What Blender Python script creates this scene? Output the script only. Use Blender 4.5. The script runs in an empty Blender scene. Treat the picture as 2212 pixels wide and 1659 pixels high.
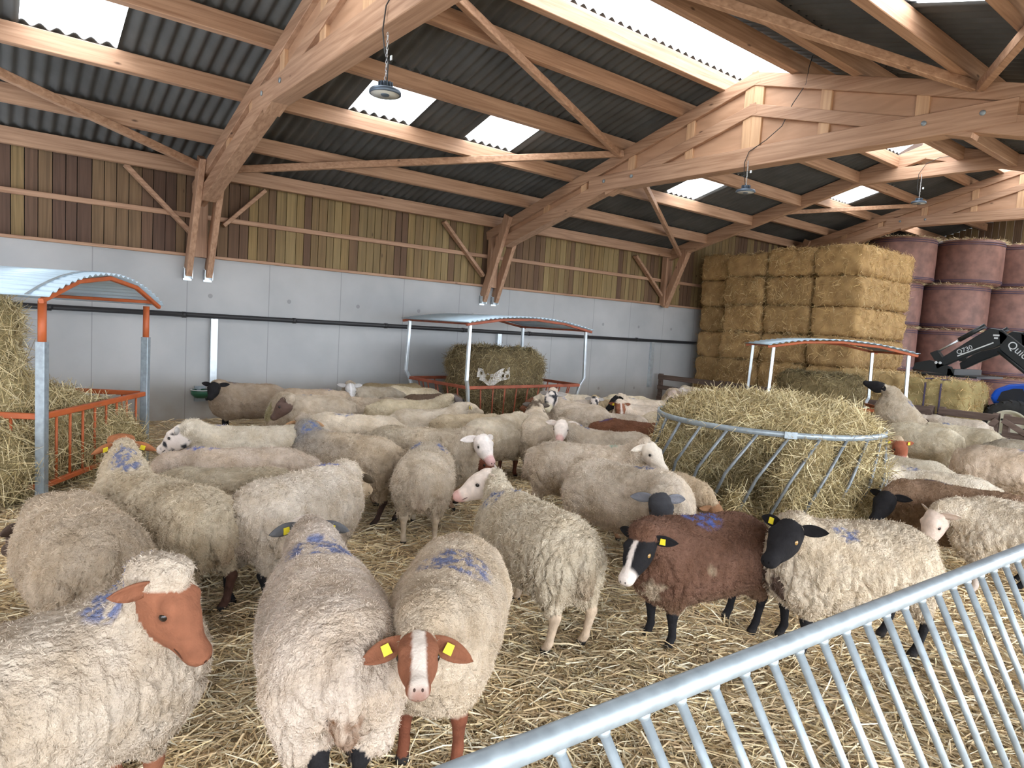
import bpy, bmesh, math, random
import numpy as np
from mathutils import Vector, Matrix

random.seed(7)
RNG = np.random.default_rng(11)
SC = bpy.context.scene
COL = SC.collection

# ---------------------------------------------------------------- camera
H = 1.75                                   # eye height above the litter, metres
FPX, YAW, PITCH, ROLL = 1465.6, .66662, -.084577, .062113
CX, CY = 1106.0, 829.5
_cy, _sy, _cp, _sp = math.cos(YAW), math.sin(YAW), math.cos(PITCH), math.sin(PITCH)
FD = np.array([_sy*_cp, _cy*_cp, _sp]); _r = np.array([_cy, -_sy, 0.0]); _u = np.cross(_r, FD)
RR = math.cos(ROLL)*_r + math.sin(ROLL)*_u
UU = -math.sin(ROLL)*_r + math.cos(ROLL)*_u
cam = bpy.data.cameras.new('camera'); cam_o = bpy.data.objects.new('camera', cam); COL.objects.link(cam_o)
cam.sensor_fit = 'HORIZONTAL'; cam.sensor_width = 36.0; cam.lens = FPX/2212*36.0
cam.clip_start = .05; cam.clip_end = 200
cam_o.matrix_world = Matrix(((RR[0], UU[0], -FD[0], 0), (RR[1], UU[1], -FD[1], 0), (RR[2], UU[2], -FD[2], H), (0, 0, 0, 1)))
SC.camera = cam_o

# ---------------------------------------------------------------- light: an overcast sky, nothing else
world = bpy.data.worlds.new('overcast_sky'); SC.world = world; world.use_nodes = True
_n = world.node_tree.nodes; _l = world.node_tree.links
_bg = _n['Background']; _bg.inputs['Strength'].default_value = 5.5
_tc = _n.new('ShaderNodeTexCoord'); _sx = _n.new('ShaderNodeSeparateXYZ'); _rp = _n.new('ShaderNodeValToRGB')
_rp.color_ramp.elements[0].position = -.0; _rp.color_ramp.elements[0].color = (.80, .88, 1, 1)
_rp.color_ramp.elements[1].position = .5; _rp.color_ramp.elements[1].color = (.96, .98, 1, 1)
_l.new(_tc.outputs['Generated'], _sx.inputs[0]); _l.new(_sx.outputs['Z'], _rp.inputs[0]); _l.new(_rp.outputs[0], _bg.inputs['Color'])
SC.view_settings.view_transform = 'Standard'; SC.view_settings.look = 'None'
SC.view_settings.gamma = 1.0; SC.view_settings.use_curve_mapping = False
SC.view_settings.exposure = 1.0
SC.cycles.max_bounces = 6; SC.cycles.diffuse_bounces = 4; SC.cycles.glossy_bounces = 2
SC.cycles.transmission_bounces = 4; SC.cycles.transparent_max_bounces = 6
SC.cycles.caustics_reflective = False; SC.cycles.caustics_refractive = False
SC.cycles.sample_clamp_indirect = 6.0

# ---------------------------------------------------------------- points: where a sight line meets a plane of the barn
def ray(x, y): return FD + (x-CX)/FPX*RR - (y-CY)/FPX*UU
def pz(x, y, z=0.0): r = ray(x, y); return r*((z-H)/r[2]) + np.array([0, 0, H])
def py(x, y, Y): r = ray(x, y); return r*(Y/r[1]) + np.array([0, 0, H])
def px(x, y, X): r = ray(x, y); return r*(X/r[0]) + np.array([0, 0, H])

# ---------------------------------------------------------------- materials
def mat(name):
    m = bpy.data.materials.new(name); m.use_nodes = True
    return m, m.node_tree.nodes, m.node_tree.links, m.node_tree.nodes['Principled BSDF']
def simple(name, col, rough=.6, metal=0.0, noise=.0, scale=8.0, bump=0.0):
    m, n, l, p = mat(name)
    p.inputs['Base Color'].default_value = (*col, 1); p.inputs['Roughness'].default_value = rough; p.inputs['Metallic'].default_value = metal
    if noise or bump:
        tc = n.new('ShaderNodeTexCoord'); t = n.new('ShaderNodeTexNoise'); t.inputs['Scale'].default_value = scale; t.inputs['Detail'].default_value = 5
        l.new(tc.outputs['Object'], t.inputs['Vector'])
        if noise:
            r = n.new('ShaderNodeValToRGB')
            r.color_ramp.elements[0].position = .3; r.color_ramp.elements[1].position = .7
            r.color_ramp.elements[0].color = (*[c*(1-noise) for c in col], 1); r.color_ramp.elements[1].color = (*[min(1, c*(1+noise)) for c in col], 1)
            l.new(t.outputs['Fac'], r.inputs[0]); l.new(r.outputs[0], p.inputs['Base Color'])
        if bump:
            b = n.new('ShaderNodeBump'); b.inputs['Strength'].default_value = bump; b.inputs['Distance'].default_value = .01
            l.new(t.outputs['Fac'], b.inputs['Height']); l.new(b.outputs[0], p.inputs['Normal'])
    return m
def wood(name, c0, c1, stretch, rough=.62, attr=False):
    """grain drawn out along one axis, a few knots"""
    m, n, l, p = mat(name); p.inputs['Roughness'].default_value = rough
    tc = n.new('ShaderNodeTexCoord'); mp = n.new('ShaderNodeMapping'); mp.inputs['Scale'].default_value = stretch
    l.new(tc.outputs['Object'], mp.inputs[0])
    t = n.new('ShaderNodeTexNoise'); t.inputs['Scale'].default_value = 3.2; t.inputs['Detail'].default_value = 6; t.inputs['Distortion'].default_value = .6
    l.new(mp.outputs[0], t.inputs['Vector'])
    r = n.new('ShaderNodeValToRGB'); r.color_ramp.elements[0].position = .33; r.color_ramp.elements[1].position = .68
    r.color_ramp.elements[0].color = (*c0, 1); r.color_ramp.elements[1].color = (*c1, 1); l.new(t.outputs['Fac'], r.inputs[0])
    v = n.new('ShaderNodeTexVoronoi'); v.inputs['Scale'].default_value = 1.5
    mp2 = n.new('ShaderNodeMapping'); mp2.inputs['Scale'].default_value = tuple(1.0 if s < 1 else 2.6 for s in stretch)
    l.new(tc.outputs['Object'], mp2.inputs[0]); l.new(mp2.outputs[0], v.inputs['Vector'])
    kr = n.new('ShaderNodeValToRGB'); kr.color_ramp.elements[0].position = .03; kr.color_ramp.elements[1].position = .075
    kr.color_ramp.elements[0].color = (.30, .26, .24, 1); kr.color_ramp.elements[1].color = (1, 1, 1, 1); l.new(v.outputs['Distance'], kr.inputs[0])
    mx = n.new('ShaderNodeMix'); mx.data_type = 'RGBA'; mx.blend_type = 'MULTIPLY'; mx.inputs[0].default_value = 1
    l.new(r.outputs[0], mx.inputs[6]); l.new(kr.outputs[0], mx.inputs[7]); out = mx.outputs[2]
    if attr:
        a = n.new('ShaderNodeAttribute'); a.attribute_name = 'Col'
        m2 = n.new('ShaderNodeMix'); m2.data_type = 'RGBA'; m2.blend_type = 'MULTIPLY'; m2.inputs[0].default_value = 1
        l.new(out, m2.inputs[6]); l.new(a.outputs['Color'], m2.inputs[7]); out = m2.outputs[2]
    l.new(out, p.inputs['Base Color'])
    b = n.new('ShaderNodeBump'); b.inputs['Strength'].default_value = .25; b.inputs['Distance'].default_value = .004
    l.new(t.outputs['Fac'], b.inputs['Height']); l.new(b.outputs[0], p.inputs['Normal'])
    return m
def coloured(name, rough=.8, bump=0.0, scale=60.0, sheen=0.0, spec=.3, transl=0.0):
    """colour from the mesh's own coat / stalk colours"""
    m, n, l, p = mat(name); p.inputs['Roughness'].default_value = rough; p.inputs['Specular IOR Level'].default_value = spec
    a = n.new('ShaderNodeAttribute'); a.attribute_name = 'Col'; l.new(a.outputs['Color'], p.inputs['Base Color'])
    if bump:
        tc = n.new('ShaderNodeTexCoord'); t = n.new('ShaderNodeTexNoise'); t.inputs['Scale'].default_value = scale; t.inputs['Detail'].default_value = 4
        l.new(tc.outputs['Object'], t.inputs['Vector'])
        b = n.new('ShaderNodeBump'); b.inputs['Strength'].default_value = bump; b.inputs['Distance'].default_value = .01
        l.new(t.outputs['Fac'], b.inputs['Height']); l.new(b.outputs[0], p.inputs['Normal'])
    return m
FIR0, FIR1 = (.31, .17, .10), (.49, .305, .195)
M = {}
M['fir_x'] = wood('fir_along', FIR0, FIR1, (.35, 9, 9))
M['fir_y'] = wood('fir_across', FIR0, FIR1, (9, .35, 9))
M['fir_z'] = wood('fir_upright', FIR0, FIR1, (9, 9, .35))
M['ply'] = wood('plywood', (.38, .215, .125), (.50, .30, .185), (5, .5, 2.5))
M['pale_batten'] = wood('pale_batten', (.46, .27, .15), (.60, .38, .22), (9, 9, .4))
M['boards'] = wood('treated_boards', (.62, .62, .62), (1, 1, 1), (9, 9, .3), .8, True)
M['old_wood'] = wood('weathered_wood', (.085, .055, .042), (.165, .115, .092), (6, .4, 6), .8)
M['galv'] = simple('galvanised_steel', (.31, .36, .39), .45, .4, .16, 22, .05)
M['galv_dull'] = simple('dull_galvanised_steel', (.20, .22, .23), .5, .4, .2, 22, .05)
M['galv_bright'] = simple('bright_zinc', (.66, .72, .75), .36, .6, .1, 14)
M['orange'] = simple('orange_paint', (.46, .105, .028), .5, 0, .15, 6)
M['rust'] = simple('worn_orange_paint', (.30, .075, .035), .6, 0, .25, 9)
M['sheet'] = simple('corrugated_steel', (.52, .66, .76), .38, .15, .06, 3)
M['black_pipe'] = simple('black_pipe', (.018, .018, .02), .45)
M['fibre'] = simple('fibre_cement_sheet', (.075, .074, .070), .85, 0, .22, 2.2, .1)
M['lamp'] = simple('lamp_casting', (.10, .13, .17), .45, .6)
M['lens'] = simple('lamp_lens', (.55, .55, .5), .3)
M['cable'] = simple('black_cable', (.02, .02, .02), .5)
M['chain'] = simple('steel_chain', (.55, .56, .58), .35, .9)
M['green'] = simple('green_enamel', (.012, .09, .045), .35)
M['white_enamel'] = simple('white_enamel', (.62, .64, .66), .35)
M['tag'] = simple('yellow_plastic', (.80, .66, .03), .5)
M['eye'] = simple('eye', (.016, .011, .008), .15)
M['amber'] = simple('amber_eye', (.34, .20, .06), .2)
M['straw'] = coloured('straw', .7, 0, 0, 0, .35)
M['bale'] = coloured('bale', .9, .9, 55)
M['hay'] = coloured('hay', .9, 1.0, 70)
M['blue'] = simple('blue_paint', (.008, .10, .62), .3)
M['tyre'] = simple('tyre_rubber', (.022, .022, .022), .85, 0, .3, 12)
M['rim'] = simple('cream_rim', (.66, .64, .52), .45)
M['loader'] = simple('loader_paint', (.016, .020, .022), .4)
M['glass'] = simple('dark_grille', (.02, .025, .035), .3)
M['decal'] = simple('white_decal', (.62, .66, .68), .5)
M['twine'] = simple('baling_twine', (.06, .045, .09), .7)
M['wrap'] = simple('net_wrap', (.21, .108, .088), .62, 0, .28, 5, .25)
M['collar'] = simple('collar_leather', (.035, .025, .02), .6)

# sheep: coat colours live on the mesh, the wool mask drives the crimp
def sheep_mat():
    m, n, l, p = mat('sheep_coat'); p.inputs['Roughness'].default_value = .93; p.inputs['Specular IOR Level'].default_value = .15
    a = n.new('ShaderNodeAttribute'); a.attribute_name = 'Col'
    w = n.new('ShaderNodeAttribute'); w.attribute_name = 'wool'
    tc = n.new('ShaderNodeTexCoord')
    t = n.new('ShaderNodeTexNoise'); t.inputs['Scale'].default_value = 95; t.inputs['Detail'].default_value = 4; l.new(tc.outputs['Object'], t.inputs['Vector'])
    t2 = n.new('ShaderNodeTexNoise'); t2.inputs['Scale'].default_value = 26; t2.inputs['Detail'].default_value = 3; l.new(tc.outputs['Object'], t2.inputs['Vector'])
    ad = n.new('ShaderNodeMath'); ad.operation = 'ADD'; l.new(t.outputs['Fac'], ad.inputs[0]); l.new(t2.outputs['Fac'], ad.inputs[1])
    st = n.new('ShaderNodeMapRange'); st.inputs[3].default_value = .28; st.inputs[4].default_value = .9; l.new(w.outputs['Fac'], st.inputs[0])
    b = n.new('ShaderNodeBump'); b.inputs['Distance'].default_value = .018; l.new(st.outputs[0], b.inputs['Strength']); l.new(ad.outputs[0], b.inputs['Height'])
    l.new(b.outputs[0], p.inputs['Normal'])
    # dusty patches in the fleece
    r = n.new('ShaderNodeValToRGB'); r.color_ramp.elements[0].position = .36; r.color_ramp.elements[1].position = .62
    r.color_ramp.elements[0].color = (.80, .76, .70, 1); r.color_ramp.elements[1].color = (1, 1, 1, 1)
    t3 = n.new('ShaderNodeTexNoise'); t3.inputs['Scale'].default_value = 7; t3.inputs['Detail'].default_value = 6; l.new(tc.outputs['Object'], t3.inputs['Vector']); l.new(t3.outputs['Fac'], r.inputs[0])
    mx = n.new('ShaderNodeMix'); mx.data_type = 'RGBA'; mx.blend_type = 'MULTIPLY'
    l.new(w.outputs['Fac'], mx.inputs[0]); l.new(a.outputs['Color'], mx.inputs[6]); l.new(r.outputs[0], mx.inputs[7]); l.new(mx.outputs[2], p.inputs['Base Color'])
    return m
M['sheep'] = sheep_mat()

def concrete():
    m, n, l, p = mat('cast_concrete'); p.inputs['Roughness'].default_value = .78
    tc = n.new('ShaderNodeTexCoord'); sp = n.new('ShaderNodeSeparateXYZ'); l.new(tc.outputs['Object'], sp.inputs[0])
    t = n.new('ShaderNodeTexNoise'); t.inputs['Scale'].default_value = .9; t.inputs['Detail'].default_value = 8; l.new(tc.outputs['Object'], t.inputs['Vector'])
    r = n.new('ShaderNodeValToRGB'); r.color_ramp.elements[0].position = .3; r.color_ramp.elements[1].position = .7
    r.color_ramp.elements[0].color = (.37, .38, .38, 1); r.color_ramp.elements[1].color = (.49, .495, .49, 1); l.new(t.outputs['Fac'], r.inputs[0])
    def mth(op, a, b=None, c=None):
        q = n.new('ShaderNodeMath'); q.operation = op
        for i, v in enumerate((a, b, c)):
            if v is None: continue
            if isinstance(v, (int, float)): q.inputs[i].default_value = v
            else: l.new(v, q.inputs[i])
        return q.outputs[0]
    P = 1.24
    fx = mth('FRACT', mth('DIVIDE', sp.outputs['X'], P))
    dx = mth('MULTIPLY', mth('ABSOLUTE', mth('SUBTRACT', fx, .5)), P)          # .62 at the joint, 0 mid panel
    joint = mth('GREATER_THAN', dx, P/2-.007)
    fx2 = mth('FRACT', mth('ADD', mth('DIVIDE', sp.outputs['X'], P), .23))
    dx2 = mth('MULTIPLY', mth('SUBTRACT', fx2, .5), P)
    dz = mth('MINIMUM', mth('ABSOLUTE', mth('SUBTRACT', sp.outputs['Z'], .42)), mth('ABSOLUTE', mth('SUBTRACT', sp.outputs['Z'], 1.93)))
    dd = mth('SQRT', mth('ADD', mth('MULTIPLY', dx2, dx2), mth('MULTIPLY', dz, dz)))
    hole = mth('LESS_THAN', dd, .035)
    low = n.new('ShaderNodeMapRange'); low.inputs[1].default_value = .75; low.inputs[2].default_value = .15; l.new(sp.outputs['Z'], low.inputs[0])
    t2 = n.new('ShaderNodeTexNoise'); t2.inputs['Scale'].default_value = 3; t2.inputs['Detail'].default_value = 6; l.new(tc.outputs['Object'], t2.inputs['Vector'])
    dirt = mth('MULTIPLY', mth('MULTIPLY', low.outputs[0], t2.outputs['Fac']), .9)
    mx = n.new('ShaderNodeMix'); mx.data_type = 'RGBA'; l.new(mth('MULTIPLY', joint, .45), mx.inputs[0]); l.new(r.outputs[0], mx.inputs[6]); mx.inputs[7].default_value = (.16, .16, .16, 1)
    m2 = n.new('ShaderNodeMix'); m2.data_type = 'RGBA'; l.new(mth('MULTIPLY', hole, .5), m2.inputs[0]); l.new(mx.outputs[2], m2.inputs[6]); m2.inputs[7].default_value = (.17, .17, .17, 1)
    m3 = n.new('ShaderNodeMix'); m3.data_type = 'RGBA'; l.new(dirt, m3.inputs[0]); l.new(m2.outputs[2], m3.inputs[6]); m3.inputs[7].default_value = (.25, .19, .12, 1)
    l.new(m3.outputs[2], p.inputs['Base Color'])
    b = n.new('ShaderNodeBump'); b.inputs['Strength'].default_value = .15; b.inputs['Distance'].default_value = .01; l.new(t2.outputs['Fac'], b.inputs['Height']); l.new(b.outputs[0], p.inputs['Normal'])
    return m
M['concrete'] = concrete()
def litter():
    m, n, l, p = mat('trodden_litter'); p.inputs['Roughness'].default_value = .95
    tc = n.new('ShaderNodeTexCoord')
    t = n.new('ShaderNodeTexNoise'); t.inputs['Scale'].default_value = 38; t.inputs['Detail'].default_value = 7; l.new(tc.outputs['Object'], t.inputs['Vector'])
    r = n.new('ShaderNodeValToRGB'); r.color_ramp.elements[0].position = .3; r.color_ramp.elements[1].position = .72
    r.color_ramp.elements[0].color = (.24, .175, .105, 1); r.color_ramp.elements[1].color = (.60, .47, .31, 1); l.new(t.outputs['Fac'], r.inputs[0])
    l.new(r.outputs[0], p.inputs['Base Color'])
    b = n.new('ShaderNodeBump'); b.inputs['Strength'].default_value = .8; b.inputs['Distance'].default_value = .03; l.new(t.outputs['Fac'], b.inputs['Height']); l.new(b.outputs[0], p.inputs['Normal'])
    return m
M['litter'] = litter()
def skylight(name='translucent_sheet', t=.95):
    m, n, l, p = mat(name); out = n['Material Output']; n.remove(p)
    a = n.new('ShaderNodeBsdfTranslucent'); a.inputs[0].default_value = (t*.97, t*.99, t, 1)
    b = n.new('ShaderNodeBsdfTransparent'); b.inputs[0].default_value = (t*.97, t*.99, t, 1)
    mx = n.new('ShaderNodeMixShader'); mx.inputs[0].default_value = .45
    l.new(a.outputs[0], mx.inputs[1]); l.new(b.outputs[0], mx.inputs[2]); l.new(mx.outputs[0], out.inputs['Surface'])
    return m
M['skylight'] = skylight()
M['ridge_sheet'] = skylight('ridge_sheet', .72)

# ---------------------------------------------------------------- builders
class MB:
    """collects shapes, links them as one mesh"""
    def __init__(s): s.v = []; s.f = []; s.sm = []; s.c = []
    def add(s, verts, faces, smooth=False, col=None):
        k = len(s.v); s.v += [tuple(map(float, q)) for q in verts]
        for f in faces: s.f.append(tuple(i+k for i in f)); s.sm.append(smooth)
        s.c += [col or (1, 1, 1)]*len(verts)
        return s
    def box(s, a, b, col=None):
        x0, y0, z0 = a; x1, y1, z1 = b
        return s.add([(x0,y0,z0),(x1,y0,z0),(x1,y1,z0),(x0,y1,z0),(x0,y0,z1),(x1,y0,z1),(x1,y1,z1),(x0,y1,z1)],
                     [(3,2,1,0),(4,5,6,7),(0,1,5,4),(1,2,6,5),(2,3,7,6),(3,0,4,7)], col=col)
    def beam(s, a, b, w, h, up=(0, 0, 1), off=0.0, bev=.006):
        """timber from a to b, w wide, h deep; off shifts the section along its own up (0 = centred, -.5 = hangs below the line)"""
        a = np.array(a, float); b = np.array(b, float); d = b-a; L = np.linalg.norm(d); d /= L
        up = np.array(up, float); sd = np.cross(d, up); sd /= np.linalg.norm(sd); u = np.cross(sd, d)
        e = min(bev, w*.2, h*.2)
        prof = [(-w/2+e, -h/2), (w/2-e, -h/2), (w/2, -h/2+e), (w/2, h/2-e), (w/2-e, h/2), (-w/2+e, h/2), (-w/2, h/2-e), (-w/2, -h/2+e)]
        v = [q + sd*x + u*(z+off*h) for q in (a, b) for x, z in prof]
        f = [(i, (i+1) % 8, 8+(i+1) % 8, 8+i) for i in range(8)] + [tuple(range(7, -1, -1)), tuple(range(8, 16))]
        return s.add(v, f)
    def tube(s, pts, r, n=10, caps=True):
        pts = [np.array(q, float) for q in pts]; rs = r if hasattr(r, '__len__') else [r]*len(pts)
        V = []; prev = None
        for i, q in enumerate(pts):
            t = (pts[min(i+1, len(pts)-1)] - pts[max(i-1, 0)]); t /= np.linalg.norm(t)
            if prev is None:
                ref = np.array([0, 0, 1.]) if abs(t[2]) < .9 else np.array([1., 0, 0]); a = np.cross(t, ref)
            else: a = prev - t*(prev@t)
            a /= np.linalg.norm(a); prev = a; b = np.cross(t, a)
            V += [q + rs[i]*(math.cos(2*math.pi*k/n)*a + math.sin(2*math.pi*k/n)*b) for k in range(n)]
        F = []
        for i in range(len(pts)-1):
            for k in range(n): F.append((i*n+k, i*n+(k+1) % n, (i+1)*n+(k+1) % n, (i+1)*n+k))
        s.add(V, F, True)
        if caps:
            m = len(s.v)-len(V)
            s.f.append(tuple(m+k for k in range(n-1, -1, -1))); s.f.append(tuple(m+(len(pts)-1)*n+k for k in range(n))); s.sm += [False, False]
        return s
    def lathe(s, prof, c, n=28, axis=(0, 0, 1), smooth=True):
        ax = np.array(axis, float); ax /= np.linalg.norm(ax)
        ref = np.array([0, 0, 1.]) if abs(ax[2]) < .9 else np.array([1., 0, 0]); a = np.cross(ax, ref); a /= np.linalg.norm(a); b = np.cross(ax, a)
        c = np.array(c, float)
        V = [c + ax*z + r*(math.cos(2*math.pi*k/n)*a + math.sin(2*math.pi*k/n)*b) for r, z in prof for k in range(n)]
        F = [(i*n+k, i*n+(k+1) % n, (i+1)*n+(k+1) % n, (i+1)*n+k) for i in range(len(prof)-1) for k in range(n)]
        return s.add(V, F, smooth)
    def ball(s, c, r, n=12, col=None):
        r = np.array(r if hasattr(r, '__len__') else (r, r, r), float); c = np.array(c, float)
        V = [c + r*np.array([math.sin(math.pi*i/n)*math.cos(2*math.pi*k/(2*n)), math.sin(math.pi*i/n)*math.sin(2*math.pi*k/(2*n)), math.cos(math.pi*i/n)]) for i in range(n+1) for k in range(2*n)]
        F = [(i*2*n+k, (i+1)*2*n+k, (i+1)*2*n+(k+1) % (2*n), i*2*n+(k+1) % (2*n)) for i in range(n) for k in range(2*n)]
        return s.add(V, F, True, col)
    def prism(s, poly, x0, x1):
        """outline in the Y-Z plane, thickness along X"""
        n = len(poly); V = [(x0, y, z) for y, z in poly] + [(x1, y, z) for y, z in poly]
        return s.add(V, [tuple(range(n-1, -1, -1)), tuple(range(n, 2*n))] + [(i, (i+1) % n, n+(i+1) % n, n+i) for i in range(n)])
    def build(s, name, m, parent=None, cols=False):
        me = bpy.data.meshes.new(name); me.from_pydata(s.v, [], s.f); me.polygons.foreach_set('use_smooth', s.sm)
        if cols:
            at = me.color_attributes.new('Col', 'FLOAT_COLOR', 'POINT')
            at.data.foreach_set('color', np.array([(*c, 1) for c in s.c], np.float32).ravel())
        bm = bmesh.new(); bm.from_mesh(me); bmesh.ops.recalc_face_normals(bm, faces=bm.faces); bm.to_mesh(me); bm.free()
        me.materials.append(m); o = bpy.data.objects.new(name, me); COL.objects.link(o)
        if parent: put(o, parent)
        return o
def put(o, parent):
    """parent without moving: the root carries a location, shapes are given in barn coordinates"""
    o.parent = parent; o.matrix_parent_inverse = parent.matrix_basis.inverted()
    return o
def thing(name, label, cat, loc=(0, 0, 0), group=None):
    o = bpy.data.objects.new(name, None); COL.objects.link(o); o.location = tuple(map(float, loc)); o.empty_display_size = .2
    return tag(o, label, cat, group)
def tag(o, label, cat, group=None, kind=None):
    o['label'] = label; o['category'] = cat
    if group: o['group'] = group
    if kind: o['kind'] = kind
    return o
def struct(o): o['kind'] = 'structure'; return o

def mesh_np(name, V, F, m, cols=None, wool=None, parent=None, smooth=True):
    """V (n,3), F (k,3|4) arrays -> object"""
    me = bpy.data.meshes.new(name); n, k, w = len(V), len(F), F.shape[1]
    me.vertices.add(n); me.vertices.foreach_set('co', np.ascontiguousarray(V, np.float32).ravel())
    me.loops.add(k*w); me.loops.foreach_set('vertex_index', np.ascontiguousarray(F, np.int32).ravel())
    me.polygons.add(k); me.polygons.foreach_set('loop_start', np.arange(0, k*w, w, dtype=np.int32))
    me.polygons.foreach_set('loop_total', np.full(k, w, np.int32)); me.polygons.foreach_set('use_smooth', np.full(k, smooth, bool))
    me.update(calc_edges=True)
    if cols is not None:
        at = me.color_attributes.new('Col', 'FLOAT_COLOR', 'POINT')
        c = np.ones((n, 4), np.float32); c[:, :3] = cols; at.data.foreach_set('color', c.ravel())
    if wool is not None:
        at = me.attributes.new('wool', 'FLOAT', 'POINT'); at.data.foreach_set('value', np.ascontiguousarray(wool, np.float32))
    me.materials.append(m); o = bpy.data.objects.new(name, me); COL.objects.link(o)
    if parent: put(o, parent)
    return o

# ---------------------------------------------------------------- noise, signed distances, surface nets
def _hash(ix, iy, iz, seed=0):
    h = (ix.astype(np.int64)*374761393 + iy.astype(np.int64)*668265263 + iz.astype(np.int64)*2147483647 + seed*974711) & 0xffffffff
    h = ((h ^ (h >> 13))*1274126177) & 0xffffffff
    return ((h ^ (h >> 16)) & 0xffff).astype(np.float32)/65535.0
def vnoise(P, f, seed=0):
    q = P*f; i = np.floor(q).astype(np.int64); t = (q-i).astype(np.float32); t = t*t*(3-2*t); o = 0
    for a in (0, 1):
        for b in (0, 1):
            for c in (0, 1):
                w = (t[..., 0] if a else 1-t[..., 0])*(t[..., 1] if b else 1-t[..., 1])*(t[..., 2] if c else 1-t[..., 2])
                o = o + w*_hash(i[..., 0]+a, i[..., 1]+b, i[..., 2]+c, seed)
    return o
def worley(P, f, seed=0):
    """distance gap between the two nearest cell points: 0 on the cracks between clumps"""
    q = P*f; i = np.floor(q).astype(np.int64); d1 = np.full(len(P), 9., np.float32); d2 = d1.copy()
    for a in (-1, 0, 1):
        for b in (-1, 0, 1):
            for c in (-1, 0, 1):
                j = i + np.array([a, b, c])
                pt = j + np.stack([_hash(j[:, 0], j[:, 1], j[:, 2], seed+k) for k in (1, 2, 3)], 1)
                d = np.linalg.norm(pt-q, axis=1).astype(np.float32)
                d2 = np.minimum(d2, np.maximum(d1, d)); d1 = np.minimum(d1, d)
    return d2-d1
def sd_cone(P, a, b, ra, rb):
    a = np.asarray(a, np.float32); b = np.asarray(b, np.float32); ab = b-a; d = P-a
    t = np.clip((d@ab)/max(float(ab@ab), 1e-9), 0, 1)
    return np.linalg.norm(d - t[..., None]*ab, axis=-1) - (ra + (rb-ra)*t)
def sd_ell(P, c, r, R=None):
    d = P-np.asarray(c, np.float32); r = np.asarray(r, np.float32)
    if R is not None: d = d@np.asarray(R, np.float32).T
    k0 = np.linalg.norm(d/r, axis=-1); k1 = np.linalg.norm(d/(r*r), axis=-1)
    return k0*(k0-1)/np.maximum(k1, 1e-6)
def sd_box(P, c, hx, r):
    d = np.abs(P-np.asarray(c, np.float32)) - (np.asarray(hx, np.float32)-r)
    return np.linalg.norm(np.maximum(d, 0), axis=-1) + np.minimum(d.max(-1), 0) - r
def smin(a, b, k):
    h = np.maximum(k-np.abs(a-b), 0)/k
    return np.minimum(a, b) - h*h*k*.25
def nets(fun, lo, hi, vs):
    """surface nets over fun(P)->signed distance"""
    lo = np.asarray(lo, float); n = np.ceil((np.asarray(hi, float)-lo)/vs).astype(int)+1
    ax = [np.arange(m, dtype=np.float32)*vs + lo[i] for i, m in enumerate(n)]
    G = np.stack(np.meshgrid(*ax, indexing='ij'), -1).astype(np.float32)
    f = fun(G).astype(np.float32); f = np.where(np.abs(f) < 1e-7, 1e-7, f); s = f < 0
    c = [slice(0, -1), slice(1, None)]
    acc = np.zeros(tuple(n-1)+(3,), np.float32); cnt = np.zeros(tuple(n-1), np.float32)
    for d in range(3):
        o1, o2 = [k for k in range(3) if k != d]
        for a in (0, 1):
            for b in (0, 1):
                s0 = [None]*3; s0[d] = c[0]; s0[o1] = c[a]; s0[o2] = c[b]; s1 = list(s0); s1[d] = c[1]
                f0 = f[tuple(s0)]; f1 = f[tuple(s1)]; x = (f0 < 0) != (f1 < 0)
                t = np.where(x, f0/np.where(x, f0-f1, 1), 0)
                acc[..., d] += np.where(x, t, 0); acc[..., o1] += x*a; acc[..., o2] += x*b; cnt += x
    use = cnt > 0; idx = np.full(use.shape, -1, np.int64); idx[use] = np.arange(use.sum())
    base = np.argwhere(use); V = (base + acc[use]/cnt[use][:, None])*vs + lo
    F = []
    for d in range(3):
        o1, o2 = (d+1) % 3, (d+2) % 3
        s0 = [slice(None)]*3; s1 = [slice(None)]*3; s0[d] = slice(0, -1); s1[d] = slice(1, None)
        for k in (o1, o2): s0[k] = slice(1, -1); s1[k] = slice(1, -1)
        A = s[tuple(s0)]; B = s[tuple(s1)]; e = np.argwhere(A != B)
        if not len(e): continue
        fl = A[tuple(e.T)]; e = e.copy(); e[:, o1] += 1; e[:, o2] += 1
        def g(p, q): z = e.copy(); z[:, o1] -= p; z[:, o2] -= q; return idx[tuple(z.T)]
        Q = np.stack([g(1, 1), g(0, 1), g(0, 0), g(1, 0)], 1); Q[~fl] = Q[~fl][:, ::-1]; F.append(Q)
    return V.astype(np.float32), np.concatenate(F)
def vnormals(V, F):
    a, b, c = V[F[:, 0]], V[F[:, 1]], V[F[:, 2]]; nf = np.cross(b-a, c-a)
    if F.shape[1] == 4: nf = nf + np.cross(c-a, V[F[:, 3]]-a)
    N = np.zeros_like(V)
    for k in range(F.shape[1]):
        for d in range(3): N[:, d] += np.bincount(F[:, k], nf[:, d], len(V))
    return N/np.maximum(np.linalg.norm(N, axis=1), 1e-9)[:, None]

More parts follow.
